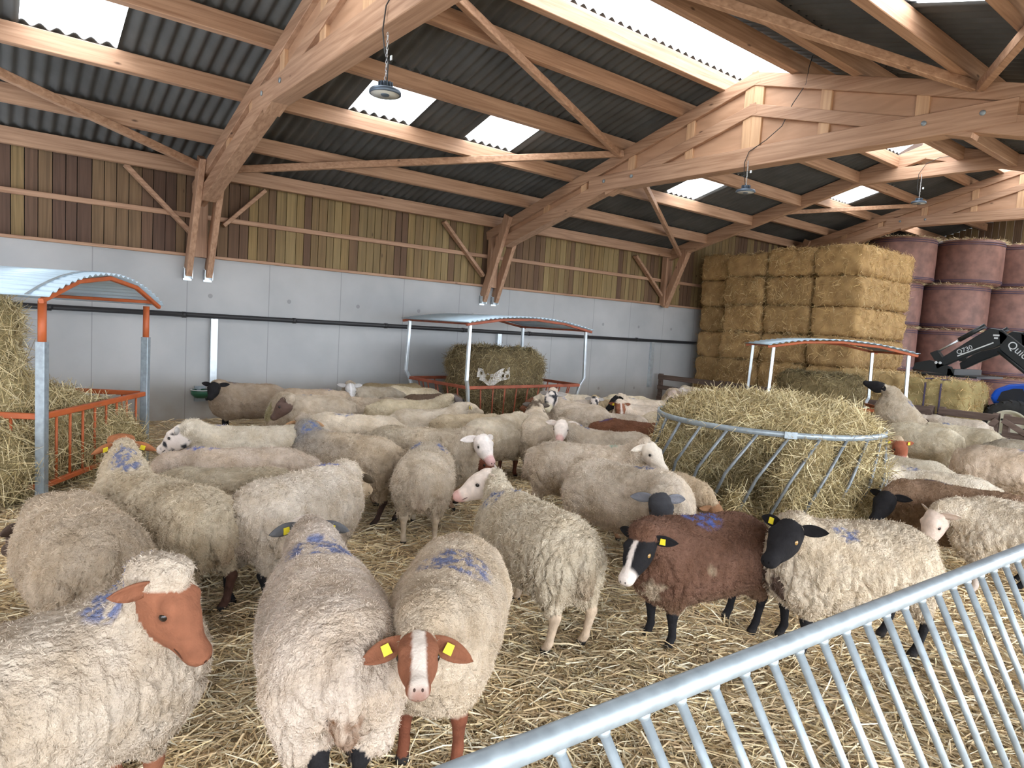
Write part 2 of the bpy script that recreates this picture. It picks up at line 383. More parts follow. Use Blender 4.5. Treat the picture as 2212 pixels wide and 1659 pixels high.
def ribbons(P, D, L, W, cols, bend=.25, rng=RNG):
    """stalks: bent ribbons from P along D"""
    n = len(P); S = np.cross(D, rng.normal(size=(n, 3))); S /= np.maximum(np.linalg.norm(S, axis=1), 1e-6)[:, None]
    B = rng.normal(size=(n, 3))*bend*L[:, None]*.5
    st = [P, P + D*L[:, None]*.5 + B*.5, P + D*L[:, None]]
    V = np.empty((n, 6, 3), np.float32)
    for i, q in enumerate(st):
        w = W*(1, .95, .6)[i]; V[:, 2*i] = q - S*w[:, None]*.5; V[:, 2*i+1] = q + S*w[:, None]*.5
    k = (np.arange(n)*6)[:, None]
    F = np.concatenate([k+np.array([0, 1, 3, 2]), k+np.array([2, 3, 5, 4])])
    return V.reshape(-1, 3), F, np.repeat(cols, 6, 0)
def sample(V, F, n, rng=RNG):
    a, b, c = V[F[:, 0]], V[F[:, 1]], V[F[:, 2]]; A = np.linalg.norm(np.cross(b-a, c-a), axis=1)
    if F.shape[1] == 4: A = A*2
    i = rng.choice(len(F), n, p=A/A.sum()); u = rng.random((n, 1)); w = rng.random((n, 1))
    if F.shape[1] == 4:
        d = V[F[i, 3]]; P = (1-u)*((1-w)*a[i]+w*d) + u*((1-w)*b[i]+w*c[i])
    else:
        q = u+w > 1; u = np.where(q, 1-u, u); w = np.where(q, 1-w, w); P = a[i]+u*(b[i]-a[i])+w*(c[i]-a[i])
    N = np.cross(b[i]-a[i], c[i]-a[i]); N /= np.maximum(np.linalg.norm(N, axis=1), 1e-9)[:, None]
    return P, N
def palette(n, cols, rng=RNG, j=.18):
    c = np.array(cols, np.float32)[rng.integers(0, len(cols), n)]
    return c*(1+rng.uniform(-j, j, (n, 1)))
STRAW = [(.78, .62, .35), (.84, .72, .48), (.66, .50, .29), (.88, .80, .60), (.58, .43, .245), (.74, .60, .38), (.52, .385, .23)]
HAYC = [(.47, .36, .175), (.56, .45, .235), (.36, .28, .13), (.66, .55, .33), (.25, .185, .085), (.50, .41, .23), (.76, .66, .42), (.70, .60, .34)]
STACK = [(.60, .42, .18), (.68, .50, .25), (.46, .30, .12), (.74, .58, .33), (.38, .24, .10)]
HAYD = [(.27, .20, .095), (.34, .27, .13), (.21, .155, .07), (.40, .33, .19), (.16, .115, .055)]
def thatch(name, V, F, n, L, W, cols, m, parent=None, out=.35, down=.0, rng=RNG):
    """stalks lying over a surface, some sticking out"""
    P, N = sample(V, F, n, rng); R = rng.normal(size=(n, 3)); T = R - N*(R*N).sum(1)[:, None]; T /= np.maximum(np.linalg.norm(T, axis=1), 1e-6)[:, None]
    D = T + N*rng.normal(.12, out, (n, 1)); D[:, 2] -= down; D /= np.linalg.norm(D, axis=1)[:, None]
    ln = rng.uniform(*L, n); P = P - D*ln[:, None]*.4 + N*.006
    V2, F2, C2 = ribbons(P.astype(np.float32), D, ln, rng.uniform(*W, n), palette(n, cols, rng), .3, rng)
    return mesh_np(name, V2, F2, m, C2, parent=parent, smooth=False)
# ================================================================ THE BARN
RY, RZ, SL, WALL = 5.45, 5.28, .283, 11.3
HI = .90                                                     # the far bay's roof stands higher
def rz(y, dz=0.0): return RZ + dz - SL*abs(y-RY)
X0, X1 = -5.6, 24.0
# floor and the worn surface of the litter
def ground_z(x, y):
    P = np.stack([x, y, np.zeros_like(x)], -1)
    return .035*(vnoise(P, 1.1, 5)-.5) + .02*(vnoise(P, 3.7, 6)-.5)
gx, gy = np.meshgrid(np.arange(-3, 24.01, .12), np.arange(-4, 11.6, .12), indexing='ij')
V = np.stack([gx, gy, ground_z(gx, gy)-.012], -1).reshape(-1, 3); ni, nj = gx.shape
I = np.arange(ni*nj).reshape(ni, nj); F = np.stack([I[:-1, :-1], I[1:, :-1], I[1:, 1:], I[:-1, 1:]], -1).reshape(-1, 4)
struct(mesh_np('floor', V, F, M['litter']))
yard = struct(MB().box((-40, -40, -.16), (70, -.9, -.06)).build('ground_outside', simple('yard_gravel', (.42, .40, .36), .9, 0, .15, 3)))

struct(MB().box((X0, WALL, -.1), (X1, WALL+.2, 2.51)).build('wall_left', M['concrete']))
b = MB(); x = X0
while x < X1:
    w = random.uniform(.125, .175); t = random.random()
    base = random.choice([(.30, .205, .085), (.25, .165, .075), (.34, .245, .11), (.20, .12, .062), (.27, .19, .085), (.155, .088, .05)])
    if x < 2.6: base = tuple(c*f for c, f in zip(random.choice([(.17, .10, .062), (.22, .14, .075), (.13, .075, .05), (.29, .20, .09)]), (1, 1, 1)))  # boards before the nearest frame coloured darker, for the weaker light there
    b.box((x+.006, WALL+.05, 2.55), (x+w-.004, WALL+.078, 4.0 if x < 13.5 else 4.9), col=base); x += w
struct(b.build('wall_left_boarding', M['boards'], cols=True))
struct(MB().box((X0, WALL+.08, 2.5), (X1, WALL+.12, 4.95)).build('wall_left_light_block', simple('dark_light_block', (.012, .011, .010), .9)))  # added sheet: keeps the sky out of the board gaps and turns them dark
struct(MB().prism([(11.4, 3.6), (RY, 5.4), (-3, 2.9), (-3, 4.0), (RY, 6.3), (11.4, 4.7)], 13.60, 13.64).build('wall_step', M['old_wood']))
b = MB(); y = -.4
while y < 11.35:
    w = random.uniform(.16, .21); b.box((X1, y+.003, 0), (X1+.03, y+w-.003, rz(y, .2+HI)), col=random.choice([(.2, .13, .065), (.26, .18, .085), (.15, .09, .05)])); y += w
struct(b.build('wall_far', M['boards'], cols=True))
b = MB(); y = -.4
while y < 11.35:
    w = random.uniform(.16, .21); b.box((X0-.03, y+.003, 0), (X0, y+w-.003, rz(y, .2)), col=random.choice([(.2, .13, .065), (.26, .18, .085), (.15, .09, .05)])); y += w
struct(b.build('wall_near', M['boards'], cols=True))
struct(MB().beam((X0, WALL-.02, 2.525), (X1, WALL-.02, 2.525), .10, .045).build('trim_1', M['fir_x']))
struct(MB().beam((X0, WALL-.0, 3.12), (X1, WALL-.0, 3.12), .06, .075).build('trim_2', M['fir_x']))

# roof: corrugated fibre-cement rows between the purlins, translucent sheets let in; the far bay is raised
PUR_L = [11.1, 10.08, 8.92, 7.81, 6.65, 5.95]                # eaves to ridge
PUR_R = [-.2, .82, 1.98, 2.92, 4.08, 4.88]
PH, PW = .21, .11
SKY = {('L', 2, 0): [(.33, 1.19), (3.91, 4.84), (5.76, 6.69), (10.52, 11.45)], ('L', 2, 1): [(16.72, 17.7), (20.95, 21.95)], ('R', 2, 0): [(5.5, 6.46)]}
PIT = .152
def sheet(b, xa, xb, ya, yb, dz, amp=.024):
    xs = np.arange(xa, xb+.001, PIT/8); rows = []
    for y in (ya, yb):
        rows.append([(x, y, rz(y, PH+.035+dz) + amp*math.sin(2*math.pi*x/PIT)) for x in xs])
    n = len(xs); b.add(rows[0]+rows[1], [(i, i+1, n+i+1, n+i) for i in range(n-1)], True)
nwin = 0
for sec, (xa, xb, up) in enumerate(((X0-.3, 13.62, 0.0), (13.58, X1+.3, HI))):
    roof = MB()
    for side, P in (('L', PUR_L), ('R', PUR_R)):
        for i in range(5):
            lo, hi = P[i], P[i+1]
            if i == 0: lo = lo + (.5 if side == 'L' else -2.7)  # right row runs on as an unseen overhang, added to cut near side light
            over = .10 if side == 'L' else -.10
            a, c = lo+(over if i else 0), hi-(0.02 if side == 'L' else -.02)
            cuts = [xa] + [q for s in SKY.get((side, i, sec), []) for q in s] + [xb]
            for k in range(0, len(cuts), 2): sheet(roof, cuts[k], cuts[k+1], a, c, .012*(i % 2)+up)
            for s in SKY.get((side, i, sec), []):
                nwin += 1; w = MB(); sheet(w, s[0]-.02, s[1]+.02, a, c, .012*(i % 2)+.004+up)
                struct(w.build('window_%d' % nwin, M['skylight']))
    struct(roof.build('ceiling' if sec == 0 else 'ceiling_raised', M['fibre']))
    w = MB(); nwin += 1                                           # ridge light: a low translucent cap over the open ridge
    for k, (ya, za, yb, zb) in enumerate(((6.0, rz(6.0, .30), 5.45, 5.70), (5.45, 5.70, 4.86, rz(4.86, .36)))):
        w.add([(xa, ya, za+up), (xb, ya, za+up), (xb, yb, zb+up), (xa, yb, zb+up)], [(0, 1, 2, 3)])
    struct(w.build('window_%d' % nwin, M['ridge_sheet']))

def purlin(y, label, xa, xb, dz=0.0, h=PH):
    o = MB().beam((xa, y, rz(y, dz)), (xb, y, rz(y, dz)), PW, h, off=.5).build('roof_purlin', M['fir_x'])
    tag(o, label, 'purlin', 'roof purlins')
    return o
order_l = ['eaves purlin above the left wall boarding', 'second purlin up from the left wall eaves', 'third purlin up from the left eaves, under the paired skylights',
           'fourth purlin up from the left eaves, above the paired skylights', 'fifth purlin up from the left eaves', 'left ridge purlin along the wavy sheet edge']
order_r = ['eaves purlin over the open right side', 'second purlin up from the right eaves', 'third purlin up from the right eaves', 'fourth purlin up from the right eaves, below the single right skylight',
           'fifth purlin up from the right eaves', 'right ridge purlin carrying the pale cable strip']
for y, t in list(zip(PUR_L, order_l)) + list(zip(PUR_R, order_r)):
    o = purlin(y, 'reddish fir '+t, X0, 13.6)
    if y == 4.88:
        put(MB().beam((X0+3, y+.062, rz(y, .05)), (13.4, y+.062, rz(y, .05)), .016, .022).build('cable_strip', M['white_enamel']), o)
nth = ['eaves', 'second', 'third', 'fourth', 'fifth', 'ridge']
for side, P in (('left', PUR_L), ('right', PUR_R)):
    for k, y in enumerate(P): purlin(y, f'{nth[k]} purlin on the {side} slope of the raised far roof above the bales', 13.66, X1, HI)

# ---- timber portal frames
def mir(y): return 2*RY - y
def portal(X, label, slim=False, up=0.0):
    t = thing('timber_portal_frame', label, 'roof truss', (X, RY, 0), 'timber portal frames')
    for sgn in (1, -1):
        f = (lambda y: y) if sgn == 1 else mir
        def L3(y, z, dx=0.0): return (X+dx, f(y), z+up)
        nrm = (0, sgn*SL, 1)
        if not slim:
            MB().beam(L3(RY-.045, RZ+.045*SL), L3(11.35, rz(11.35)), .19+.002*sgn, .17, nrm, -.5).build('top_chord', M['fir_y'], t)
            MB().beam(L3(RY-.04, 4.87+.04*SL), L3(8.1, 4.12), .188+.002*sgn, .15, nrm, -.5).build('inner_chord', M['fir_y'], t)
            MB().beam(L3(7.95, 4.06), L3(10.72, 3.285), .20, .20, (0, sgn*.28, 1), .5).build('haunch', M['fir_y'], t)
            MB().prism([(f(RY), 5.16+up), (f(11.1), 3.57+up), (f(11.1), 3.25+up), (f(10.7), 3.34+up), (f(8.2), 4.08+up), (f(RY), 4.10+up)], X-.035, X+.035).build('web_panel', M['ply'], t)
            for y in (5.52, 6.45, 7.55, 8.6, 9.55):
                zt = rz(y)-.14; zb = 4.2 if y < 8.3 else 4.06-.28*(y-7.95)+.1
                MB().beam(L3(y, zb), L3(y+.19*0, zt), .155, .14, (0, 1, 0)).build('batten', M['pale_batten'], t)
            for dx in (-.145, .145):
                MB().beam(L3(11.26, 2.24, dx), L3(10.56, 3.86, dx), .085, .19, (0, 1, .3)).build('leg', M['fir_z'], t)
                if sgn == 1:
                    q = MB(); q.box((X+dx-.06, 11.2, 2.17+up), (X+dx-.05, 11.3, 2.32+up)); q.box((X+dx+.05, 11.2, 2.17+up), (X+dx+.06, 11.3, 2.32+up)); q.box((X+dx-.06, 11.285, 2.14+up), (X+dx+.06, 11.298, 2.34+up))
                    q.build('bracket', M['galv_bright'], t)
            MB().beam(L3(11.2, 2.5), L3(11.2, 3.63), .19, .12, (0, 1, 0)).build('post', M['fir_z'], t)
        else:
            MB().beam(L3(RY-.06, rz(RY, .21)+.06*SL), L3(11.35, rz(11.35, .21)), .12+.002*sgn, .25, nrm, -.5).build('top_chord', M['fir_y'], t)
            MB().beam(L3(10.62, 3.84), L3(11.2, 2.48), .15, .17, (0, 1, .4)).build('leg', M['fir_z'], t)
            MB().beam(L3(11.2, 2.5), L3(11.2, 3.86), .22, .16, (0, 1, 0)).build('post', M['fir_z'], t)
        if sgn == -1 or slim:
            MB().beam(L3(11.28, -.05-up), L3(11.28, 2.6), .2, .2, (0, 1, 0)).build('post', M['fir_z'], t) if sgn == -1 else None
    if not slim:
        q = MB().beam((X, 8.45, 4.05+up), (X, mir(8.45), 4.05+up), .21, .25, (0, 0, 1), .5)
        q.build('tie_beam', M['fir_y'], t)
        for y in (3.3, 2.75, 8.1, 7.5): MB().lathe([(0, 0), (.028, 0), (.028, .012), (0, .014)], (X-.105, y, 4.2+up), 10, (-1, 0, 0)).build('bolt', M['galv'], t)
    else:
        MB().beam((X, 6.75, 4.90), (X, mir(6.75), 4.90), .14, .22, (0, 0, 1), .5).build('tie_beam', M['fir_y'], t)
        MB().beam((X-.01, RY, 5.30), (X-.01, 6.5, 5.0), .10, .15, (0, SL, 1)).build('inner_chord', M['fir_y'], t)
        MB().beam((X-.01, RY, 5.30), (X-.01, mir(6.5), 5.0), .10, .15, (0, -SL, 1)).build('inner_chord', M['fir_y'], t)
    return t
portal(2.62, 'nearest timber portal frame, with the closest lamp hung from its tie beam')
portal(8.12, 'middle timber portal frame with plywood gusset whose peak shows under the ridge opening')
portal(13.5, 'slim timber portal frame standing over the wooden fence and carrying the farthest lamp', True)
portal(19.0, 'farthest timber portal frame, showing above the stacked straw bales', up=HI)
portal(-2.9, 'timber portal frame nearest the camera end, behind the viewpoint')

def brace(a, b, label, w=.075, h=.10, up=(0, 0, 1)):
    tag(MB().beam(a, b, w, h, up).build('diagonal_brace', M['fir_x']), label, 'brace', 'diagonal braces')
def rp(x, y, dz=-.06): return (x, y, rz(y, dz))
brace(rp(2.7, 5.7), rp(8.02, 7.78), 'fir wind brace running from the ridge of the nearest frame down to the middle frame')
brace(rp(2.7, 10.68), rp(8.02, 7.72), 'fir wind brace rising from the eaves of the nearest frame to the middle frame')
brace(rp(-2.8, 7.75), rp(2.52, 10.68), 'fir wind brace at the upper left, ending at the eaves of the nearest frame')
brace(rp(8.2, 7.72), rp(13.4, 10.75), 'fir wind brace dropping from the middle frame to the eaves of the slim frame')
brace(rp(13.7, 10.6, HI-.06), rp(18.9, 7.75, HI-.06), 'thin fir wind brace between the slim frame and the farthest frame')
brace(rp(2.7, 5.35), rp(8.02, 2.86), 'fir wind brace on the right roof slope running away from the ridge')
brace(rp(2.7, .1), rp(8.02, 2.80), 'fir wind brace on the right roof slope coming up from the right eaves')
for (xa, ya, xb, yb, t) in ((270, 355, 412, 503, 'short fir knee brace on the boarding left of the nearest frame'), (572, 412, 482, 488, 'short fir knee brace on the boarding right of the nearest frame'),
                            (958, 478, 1043, 596, 'short fir knee brace on the boarding left of the middle frame'), (1372, 552, 1430, 642, 'short fir knee brace on the boarding left of the slim frame')):
    brace(tuple(py(xa, ya, 11.24)), tuple(py(xb, yb, 11.24)), t, .06, .12, (0, 1, 0))

# ---- lamps
def lamp(X, y, zt, zb, label, cable):
    t = thing('hanging_lamp', label, 'lamp', (X, y, zb), 'high bay lamps')
    c = (X, y, zb)
    MB().lathe([(0, .035), (.118, .03), (.125, .018), (.125, .0), (.115, -.006)], c, 32).build('shade', M['lamp'], t)
    MB().lathe([(.0, -.003), (.112, -.003), (.112, .001), (0, .001)], c, 28).build('lens', M['lens'], t)
    MB().lathe([(0, -.014), (.03, -.012), (.034, -.003)], c, 16).build('sensor', M['lamp'], t)
    q = MB()
    for k in range(14):
        a = 2*math.pi*k/14; u = np.array([math.cos(a), math.sin(a), 0]); q.beam(np.array(c)+u*.02+(0, 0, .06), np.array(c)+u*.058+(0, 0, .06), .006, .06)
    q.lathe([(0, .03), (.04, .03), (.04, .09), (0, .095)], c, 16); q.build('heat_sink', M['lamp'], t)
    MB().tube([(X, y, zb+.09), (X+.012, y, zb+.12), (X, y, zb+.15), (X-.012, y, zb+.12), (X, y, zb+.09)], .004, 6).build('hook', M['chain'], t)
    q = MB(); n = int((zt-zb-.15)/.026)
    for k in range(n):
        z = zb+.15+k*.026; d = np.array([1, 0, 0]) if k % 2 else np.array([0, 1, 0]); p = np.array([X, y, z])
        q.tube([p+d*.006+(0, 0, .0), p+d*.008+(0, 0, .016), p+(0, 0, .032), p-d*.008+(0, 0, .016), p-d*.006, p+d*.006], .0028, 5)
    q.build('chain', M['chain'], t)
    MB().tube(cable, .0055, 6).build('cable', M['cable'], t)
    MB().box((X+.012, y-.03, zb+.25), (X+.02, y-.055, zb+.285)).build('cable_label', M['decal'], t)
lamp(2.49, 4.99, 3.97, 3.49, 'black hanging lamp nearest the camera, on a chain below the nearest frame',
     [(2.49, 4.97, 3.57), (2.485, 4.95, 3.72), (2.49, 5.03, 3.82), (2.49, 5.08, 4.0), (2.5, 5.06, 4.18), (2.51, 4.99, 4.24), (2.515, 4.95, 4.2)])
lamp(8.0, 5.42, 4.14, 3.71, 'black hanging lamp below the middle frame, its cable running up the gusset',
     [(8.0, 5.43, 3.8), (7.99, 5.46, 3.95), (7.99, 5.47, 4.1), (8.0, 5.42, 4.24), (8.03, 5.2, 4.36), (8.04, 5.0, 4.5), (8.04, 4.88, 4.75), (8.03, 4.72, 4.95), (8.03, 4.7, 5.15), (8.05, 4.66, 5.35)])
lamp(13.38, 5.45, 4.95, 4.42, 'small black hanging lamp farthest away, below the slim frame',
     [(13.38, 5.44, 4.5), (13.37, 5.5, 4.7), (13.38, 5.5, 4.95), (13.4, 5.4, 5.12), (13.42, 5.2, 5.2), (13.42, 4.9, 5.2)])
q = MB(); q.box((7.96, 4.74, 5.36), (8.02, 4.82, 5.46)); tag(q.build('junction_box', M['white_enamel']), 'small white junction box at the end of the ridge cable strip', 'electrical box')

# ---- along the left wall
q = MB(); q.tube([(X0, WALL-.06, 1.63), (X1, WALL-.06, 1.6)], .038, 12)
pipe = tag(q.build('wall_pipe', M['black_pipe']), 'long black water pipe running along the grey concrete wall', 'pipe')
for x in np.arange(-1, 14, 1.7): MB().tube([(x, WALL-.06, 1.618), (x+.06, WALL-.06, 1.618)], .046, 12).build('coupling', M['black_pipe'], pipe)
for x, z0, t in ((2.87, .45, 'pale metal pipe casing on the wall above the green drinking bowl'), (8.44, .45, 'pale metal pipe casing on the wall behind the middle covered feeder'), (13.25, .45, 'pale metal pipe casing on the wall beside the wooden fence')):
    q = MB(); q.box((x-.05, WALL-.07, z0), (x+.05, WALL-.002, 1.58)); r = thing('pipe_casing', t, 'pipe casing', (x, WALL-.03, z0), 'pipe casings on the left wall')
    q.build('casing', M['galv_bright'], r)
    MB().tube([(x, WALL-.035, 1.58), (x, WALL-.05, 1.6)], .02, 8).build('elbow', M['black_pipe'], r)
c = py(434, 850, 11.12); r = thing('drinking_bowl', 'green enamel drinking bowl on the wall beside the black-faced sheep', 'drinking bowl', c)
MB().lathe([(0, -.075), (.09, -.065), (.14, -.01), (.145, .055), (.135, .055), (.13, -.0), (.08, -.05), (0, -.06)], c, 24).build('bowl', M['green'], r)
MB().lathe([(.13, .05), (.15, .05), (.15, .064), (.13, .064)], c, 24).build('rim', M['white_enamel'], r)
MB().box((c[0]-.06, c[1]+.13, c[2]-.14), (c[0]+.10, c[1]+.178, c[2]+.10)).build('mounting_plate', M['galv'], r)
MB().tube([(c[0]+.1, c[1]+.1, c[2]-.1), (c[0]+.24, c[1]+.12, c[2]-.1), (c[0]+.26, c[1]+.12, c[2]+.05)], .025, 8).build('valve', M['black_pipe'], r)
# ================================================================ FEEDERS AND FODDER
def fodder(name, label, cat, fun, lo, hi, vs, cols, m, n, L, W, amp=.03, loc=None, group=None, out=.35, down=0.0, stalk='stalks', f=6.0, layer=None, pal=None):
    V, F = nets(fun, lo, hi, vs); N = vnormals(V, F)
    d = amp*(vnoise(V, f, 3)-.5)*2 + amp*.6*(vnoise(V, f*2.7, 4)-.5)*2
    if layer: d = d - amp*.5*(np.abs(np.sin(V[:, 2]*layer)) > .97)
    V = V + N*d[:, None]
    c = np.array(cols, np.float32); k = vnoise(V, 9, 8)[:, None]*.6 + vnoise(V, 33, 9)[:, None]*.4
    C = c[0]*(1-k) + c[1]*k
    base = loc if loc is not None else ((lo[0]+hi[0])/2, (lo[1]+hi[1])/2, lo[2])
    t = thing(name, label, cat, base, group)
    mesh_np('body', V, F, m, C, parent=t)
    if n:
        o = thatch(stalk, V, F, n, L, W, pal or (HAYC if m == M['hay'] else STRAW), M['straw'], t, out, down); o['kind'] = 'stuff'
    return t

def feeder(name_label, p, q, r, zt, rise, bale_style, rail=.75, low=.15, nu=9, nv=6, mat_r='rust', straight=False, over=(.16, .12)):
    """corner posts at p, p+u, p+v, p+u+v; arched corrugated roof over them"""
    p, q, r = (np.array((*a[:2], 0.)) for a in (p, q, r)); u = q-p; v = r-p
    t = thing('covered_feeder', name_label, 'hay feeder', p+(u+v)/2, 'covered hay feeders')
    ctr = p+(u+v)/2; R_ = M[mat_r]
    cs = [p, p+u, p+u+v, p+v]; Lu = np.linalg.norm(u); Lv = np.linalg.norm(v); eu, ev = u/Lu, v/Lv
    def ins(c, z):                                             # the sides lean in below the rail
        k = 0 if straight else max(0, (rail-z)/rail)*.20
        d = ctr-c; return c + (d/np.linalg.norm(d))*k + np.array([0, 0, z])
    for c in cs:
        d = (c-ctr); d = d/np.linalg.norm(d)
        if straight:
            po = MB().beam(c+(0, 0, -.03), c+(0, 0, 1.38), .075, .075, eu).build('post', M['galv'], t)
            up = MB().tube([c+(0, 0, 1.3), c+(0, 0, zt)], .032, 12).build('extension', R_, t)
            for z in (.78, 1.3): MB().lathe([(0, 0), (.014, 0), (.014, .03), (0, .03)], c+eu*.0-ev*.0+(0, 0, z), 8, -eu-ev).build('bolt', M['galv'], t)
        else:
            pts = [ins(c, -.02), ins(c, rail-.02), c+d*.0+(0, 0, rail+.02), c-d*.06+(0, 0, rail+.14), c-d*.05+(0, 0, zt)]
            pts = [ins(c, -.02), c+(0, 0, rail), c+d*.07+(0, 0, rail+.12), c+d*.045+(0, 0, zt)]
            b = MB()
            for a, e in zip(pts[:-1], pts[1:]): b.beam(a, e, .05, .05, eu)
            b.build('post', M['galv_bright'], t)
    for a, e, n in ((cs[0], cs[1], nu), (cs[1], cs[2], nv), (cs[2], cs[3], nu), (cs[3], cs[0], nv)):
        dn = np.cross((e-a)/np.linalg.norm(e-a), (0, 0, 1))*.0
        MB().beam(a+(0, 0, rail), e+(0, 0, rail), .045, .05).build('top_rail', R_, t)
        MB().beam(ins(a, low), ins(e, low), .04, .045).build('lower_rail', R_, t)
        for k in range(1, n):
            s = k/n; MB().tube([a+(e-a)*s+(0, 0, rail), ins(a, low)*(1-s)+ins(e, low)*s], .012, 7).build('bar', R_, t)
    # roof
    b = MB(); per = .094; xs = np.arange(-over[0], Lu+over[0]+.001, per/6)
    def arch(x): return zt + rise*(1-((x-Lu/2)/(Lu/2+over[0]))**2)
    rows = [[p+eu*x+ev*y+(0, 0, arch(x)+.03+.012*math.sin(2*math.pi*x/per)) for x in xs] for y in (-over[1], Lv+over[1])]
    n = len(xs); b.add(rows[0]+rows[1], [(i, i+1, n+i+1, n+i) for i in range(n-1)], True)
    o = b.build('roof', M['sheet'], t); so = o.modifiers.new('thick', 'SOLIDIFY'); so.thickness = .004
    for y in (-over[1]*.6, Lv+over[1]*.6):
        b = MB(); st = np.linspace(-over[0]*.9, Lu+over[0]*.9, 5)
        for a, e in zip(st[:-1], st[1:]): b.beam(p+eu*a+ev*y+(0, 0, arch(a)-.008), p+eu*e+ev*y+(0, 0, arch(e)-.008), .04, .04)
        b.build('roof_frame', R_, t)
    for x in (0, Lu):
        MB().beam(p+eu*x-ev*over[1]*.6+(0, 0, arch(x)-.02), p+eu*x+ev*(Lv+over[1]*.6)+(0, 0, arch(x)-.02), .035, .035).build('roof_frame', R_, t)
    if straight:
        bb = MB(); bb.beam(p+eu*(-over[0])+ev*.02+(0, 0, arch(-over[0])+.045), p+eu*.0+ev*.02+(0, 0, arch(0)+.05), .03, .012)
        st = np.linspace(-over[0], Lu*.62, 9)
        bb = MB()
        for a, e in zip(st[:-1], st[1:]): bb.beam(p+eu*a+ev*.03+(0, 0, arch(a)+.046), p+eu*e+ev*.03+(0, 0, arch(e)+.046), .03, .008)
        bb.build('roof_strap', M['galv'], t)
    return t
feeder('covered feeder at the left with bright orange posts and rails', (.40, 6.86), (1.44, 8.44), (-1.05, 7.75), 1.72, .26, None, mat_r='orange', straight=True, nu=9, nv=7)
feeder('covered feeder in the middle by the concrete wall, galvanised bent posts', (5.99, 8.73), (8.68, 9.02), (5.90, 10.40), 1.74, .15, None, nu=10, nv=6)
feeder('covered feeder behind the round hay ring, in front of the straw stack', (10.53, 6.28), (11.63, 4.68), (11.40, 7.22), 1.68, .15, None, nu=8, nv=5, mat_r='orange')

HAY0, HAY1 = (.12, .092, .042), (.40, .325, .16)
def round_bale(c, r, h, top=.12):
    def f(P):
        d = np.sqrt((P[..., 0]-c[0])**2+(P[..., 1]-c[1])**2) - r
        z = np.abs(P[..., 2]-(c[2]+h/2))-h/2
        q = np.stack([d+top, z+top], -1)
        return np.linalg.norm(np.maximum(q, 0), axis=-1)+np.minimum(q.max(-1), 0)-top
    return f
# hay in the left feeder: a tall block with a slumped side
def f(P):
    a = sd_box(P, (-.55, 7.85, .82), (.78, .62, .83), .10)
    b = sd_cone(P, (.10, 7.6, .70), (.75, 8.0, .42), .36, .34)
    c = sd_cone(P, (.0, 7.3, .30), (1.0, 8.2, .22), .42, .38)
    d = sd_cone(P, (-.6, 7.35, .35), (.05, 7.05, .28), .40, .36)
    return smin(smin(a, b, .25), smin(c, d, .2), .2)
fodder('hay_heap', 'tall block of hay slumping out of the left orange feeder', 'hay', f, (-1.6, 6.4, -.03), (1.7, 8.9, 1.85), .045, (HAY0, HAY1), M['hay'], 30000, (.12, .36), (.0035, .0075), .05, (-.3, 7.6, 0), out=.5, down=.25)
mid_bale = fodder('hay_bale', 'big dark hay bale standing inside the middle covered feeder', 'hay bale', (lambda P: round_bale((7.22, 9.66, -.02), .93, 1.36, .30)(np.stack([P[..., 0], 9.66+(P[..., 1]-9.66)*1.48, P[..., 2]], -1))), (6.1, 8.8, -.1), (8.4, 10.6, 1.5), .05, ((.06, .045, .022), (.21, .16, .08)), M['hay'], 12000, (.10, .26), (.004, .008), .06, (7.32, 9.58, 0), out=.45, down=.25, pal=HAYD)
fodder('hay_bale', 'dark hay bale inside the covered feeder in front of the straw stack', 'hay bale', round_bale((11.55, 6.0, -.02), .68, 1.28, .14), (10.7, 5.1, -.1), (12.4, 6.9, 1.5), .05, ((.08, .06, .028), (.26, .20, .095)), M['hay'], 7000, (.10, .24), (.004, .008), .05, (11.55, 6.0, 0), out=.45, down=.25, pal=HAYD)
# remains of white net wrap on the middle bale
b = MB()
for i in range(13):
    for j in range(5):
        a = -2.40+.052*i; z = .76+.05*j+.03*math.sin(i*.9)+.10*((i-5)/6)**2; r_ = .905+.018*math.sin(i*2.1+j*1.3)
        b.v.append((7.22+r_*1.08*math.cos(a), 9.66+r_*.74*math.sin(a), z)); b.c.append((1, 1, 1))
for i in range(12):
    for j in range(4):
        if (i*7+j*5) % 17 not in (0,): b.f.append((i*5+j, i*5+5+j, i*5+6+j, i*5+1+j)); b.sm.append(True)
b.build('net_wrap_remains', simple('torn_white_net', (.50, .47, .42), .8, 0, .35, 30, .6), mid_bale)
RC = np.array((6.02, 3.62)); RRAD = 1.0
def f(P):
    a = round_bale((RC[0], RC[1], -.03), .93, 1.08, .22)(P)
    b = sd_ell(P, (RC[0], RC[1], .98), (.92, .92, .20))
    d = smin(a, b, .2)
    g = np.stack([P[..., 0], P[..., 1], P[..., 2]*.8], -1)
    hol = vnoise(g, 3.1, 21)                                   # hollows eaten into the sides
    side = np.clip((.95-P[..., 2])/.2, 0, 1)
    low = np.clip((.55-P[..., 2])/.5, 0, 1)
    return d + side*np.maximum(hol-.47, 0)*1.6 - np.clip((.90-P[..., 2])/.25, 0, 1)*.10 - low*.06
fodder('round_hay_pile', 'domed pile of hay filling the round galvanised ring feeder', 'hay', f, (RC[0]-1.25, RC[1]-1.25, -.06), (RC[0]+1.25, RC[1]+1.25, 1.3), .04, (HAY0, (.46, .37, .19)), M['hay'], 52000, (.10, .34), (.003, .0068), .05, (RC[0], RC[1], 0), out=.5, down=.3)
t = thing('ring_feeder', 'round galvanised ring feeder with slanted bars around the hay pile', 'hay feeder', (RC[0], RC[1], 0))
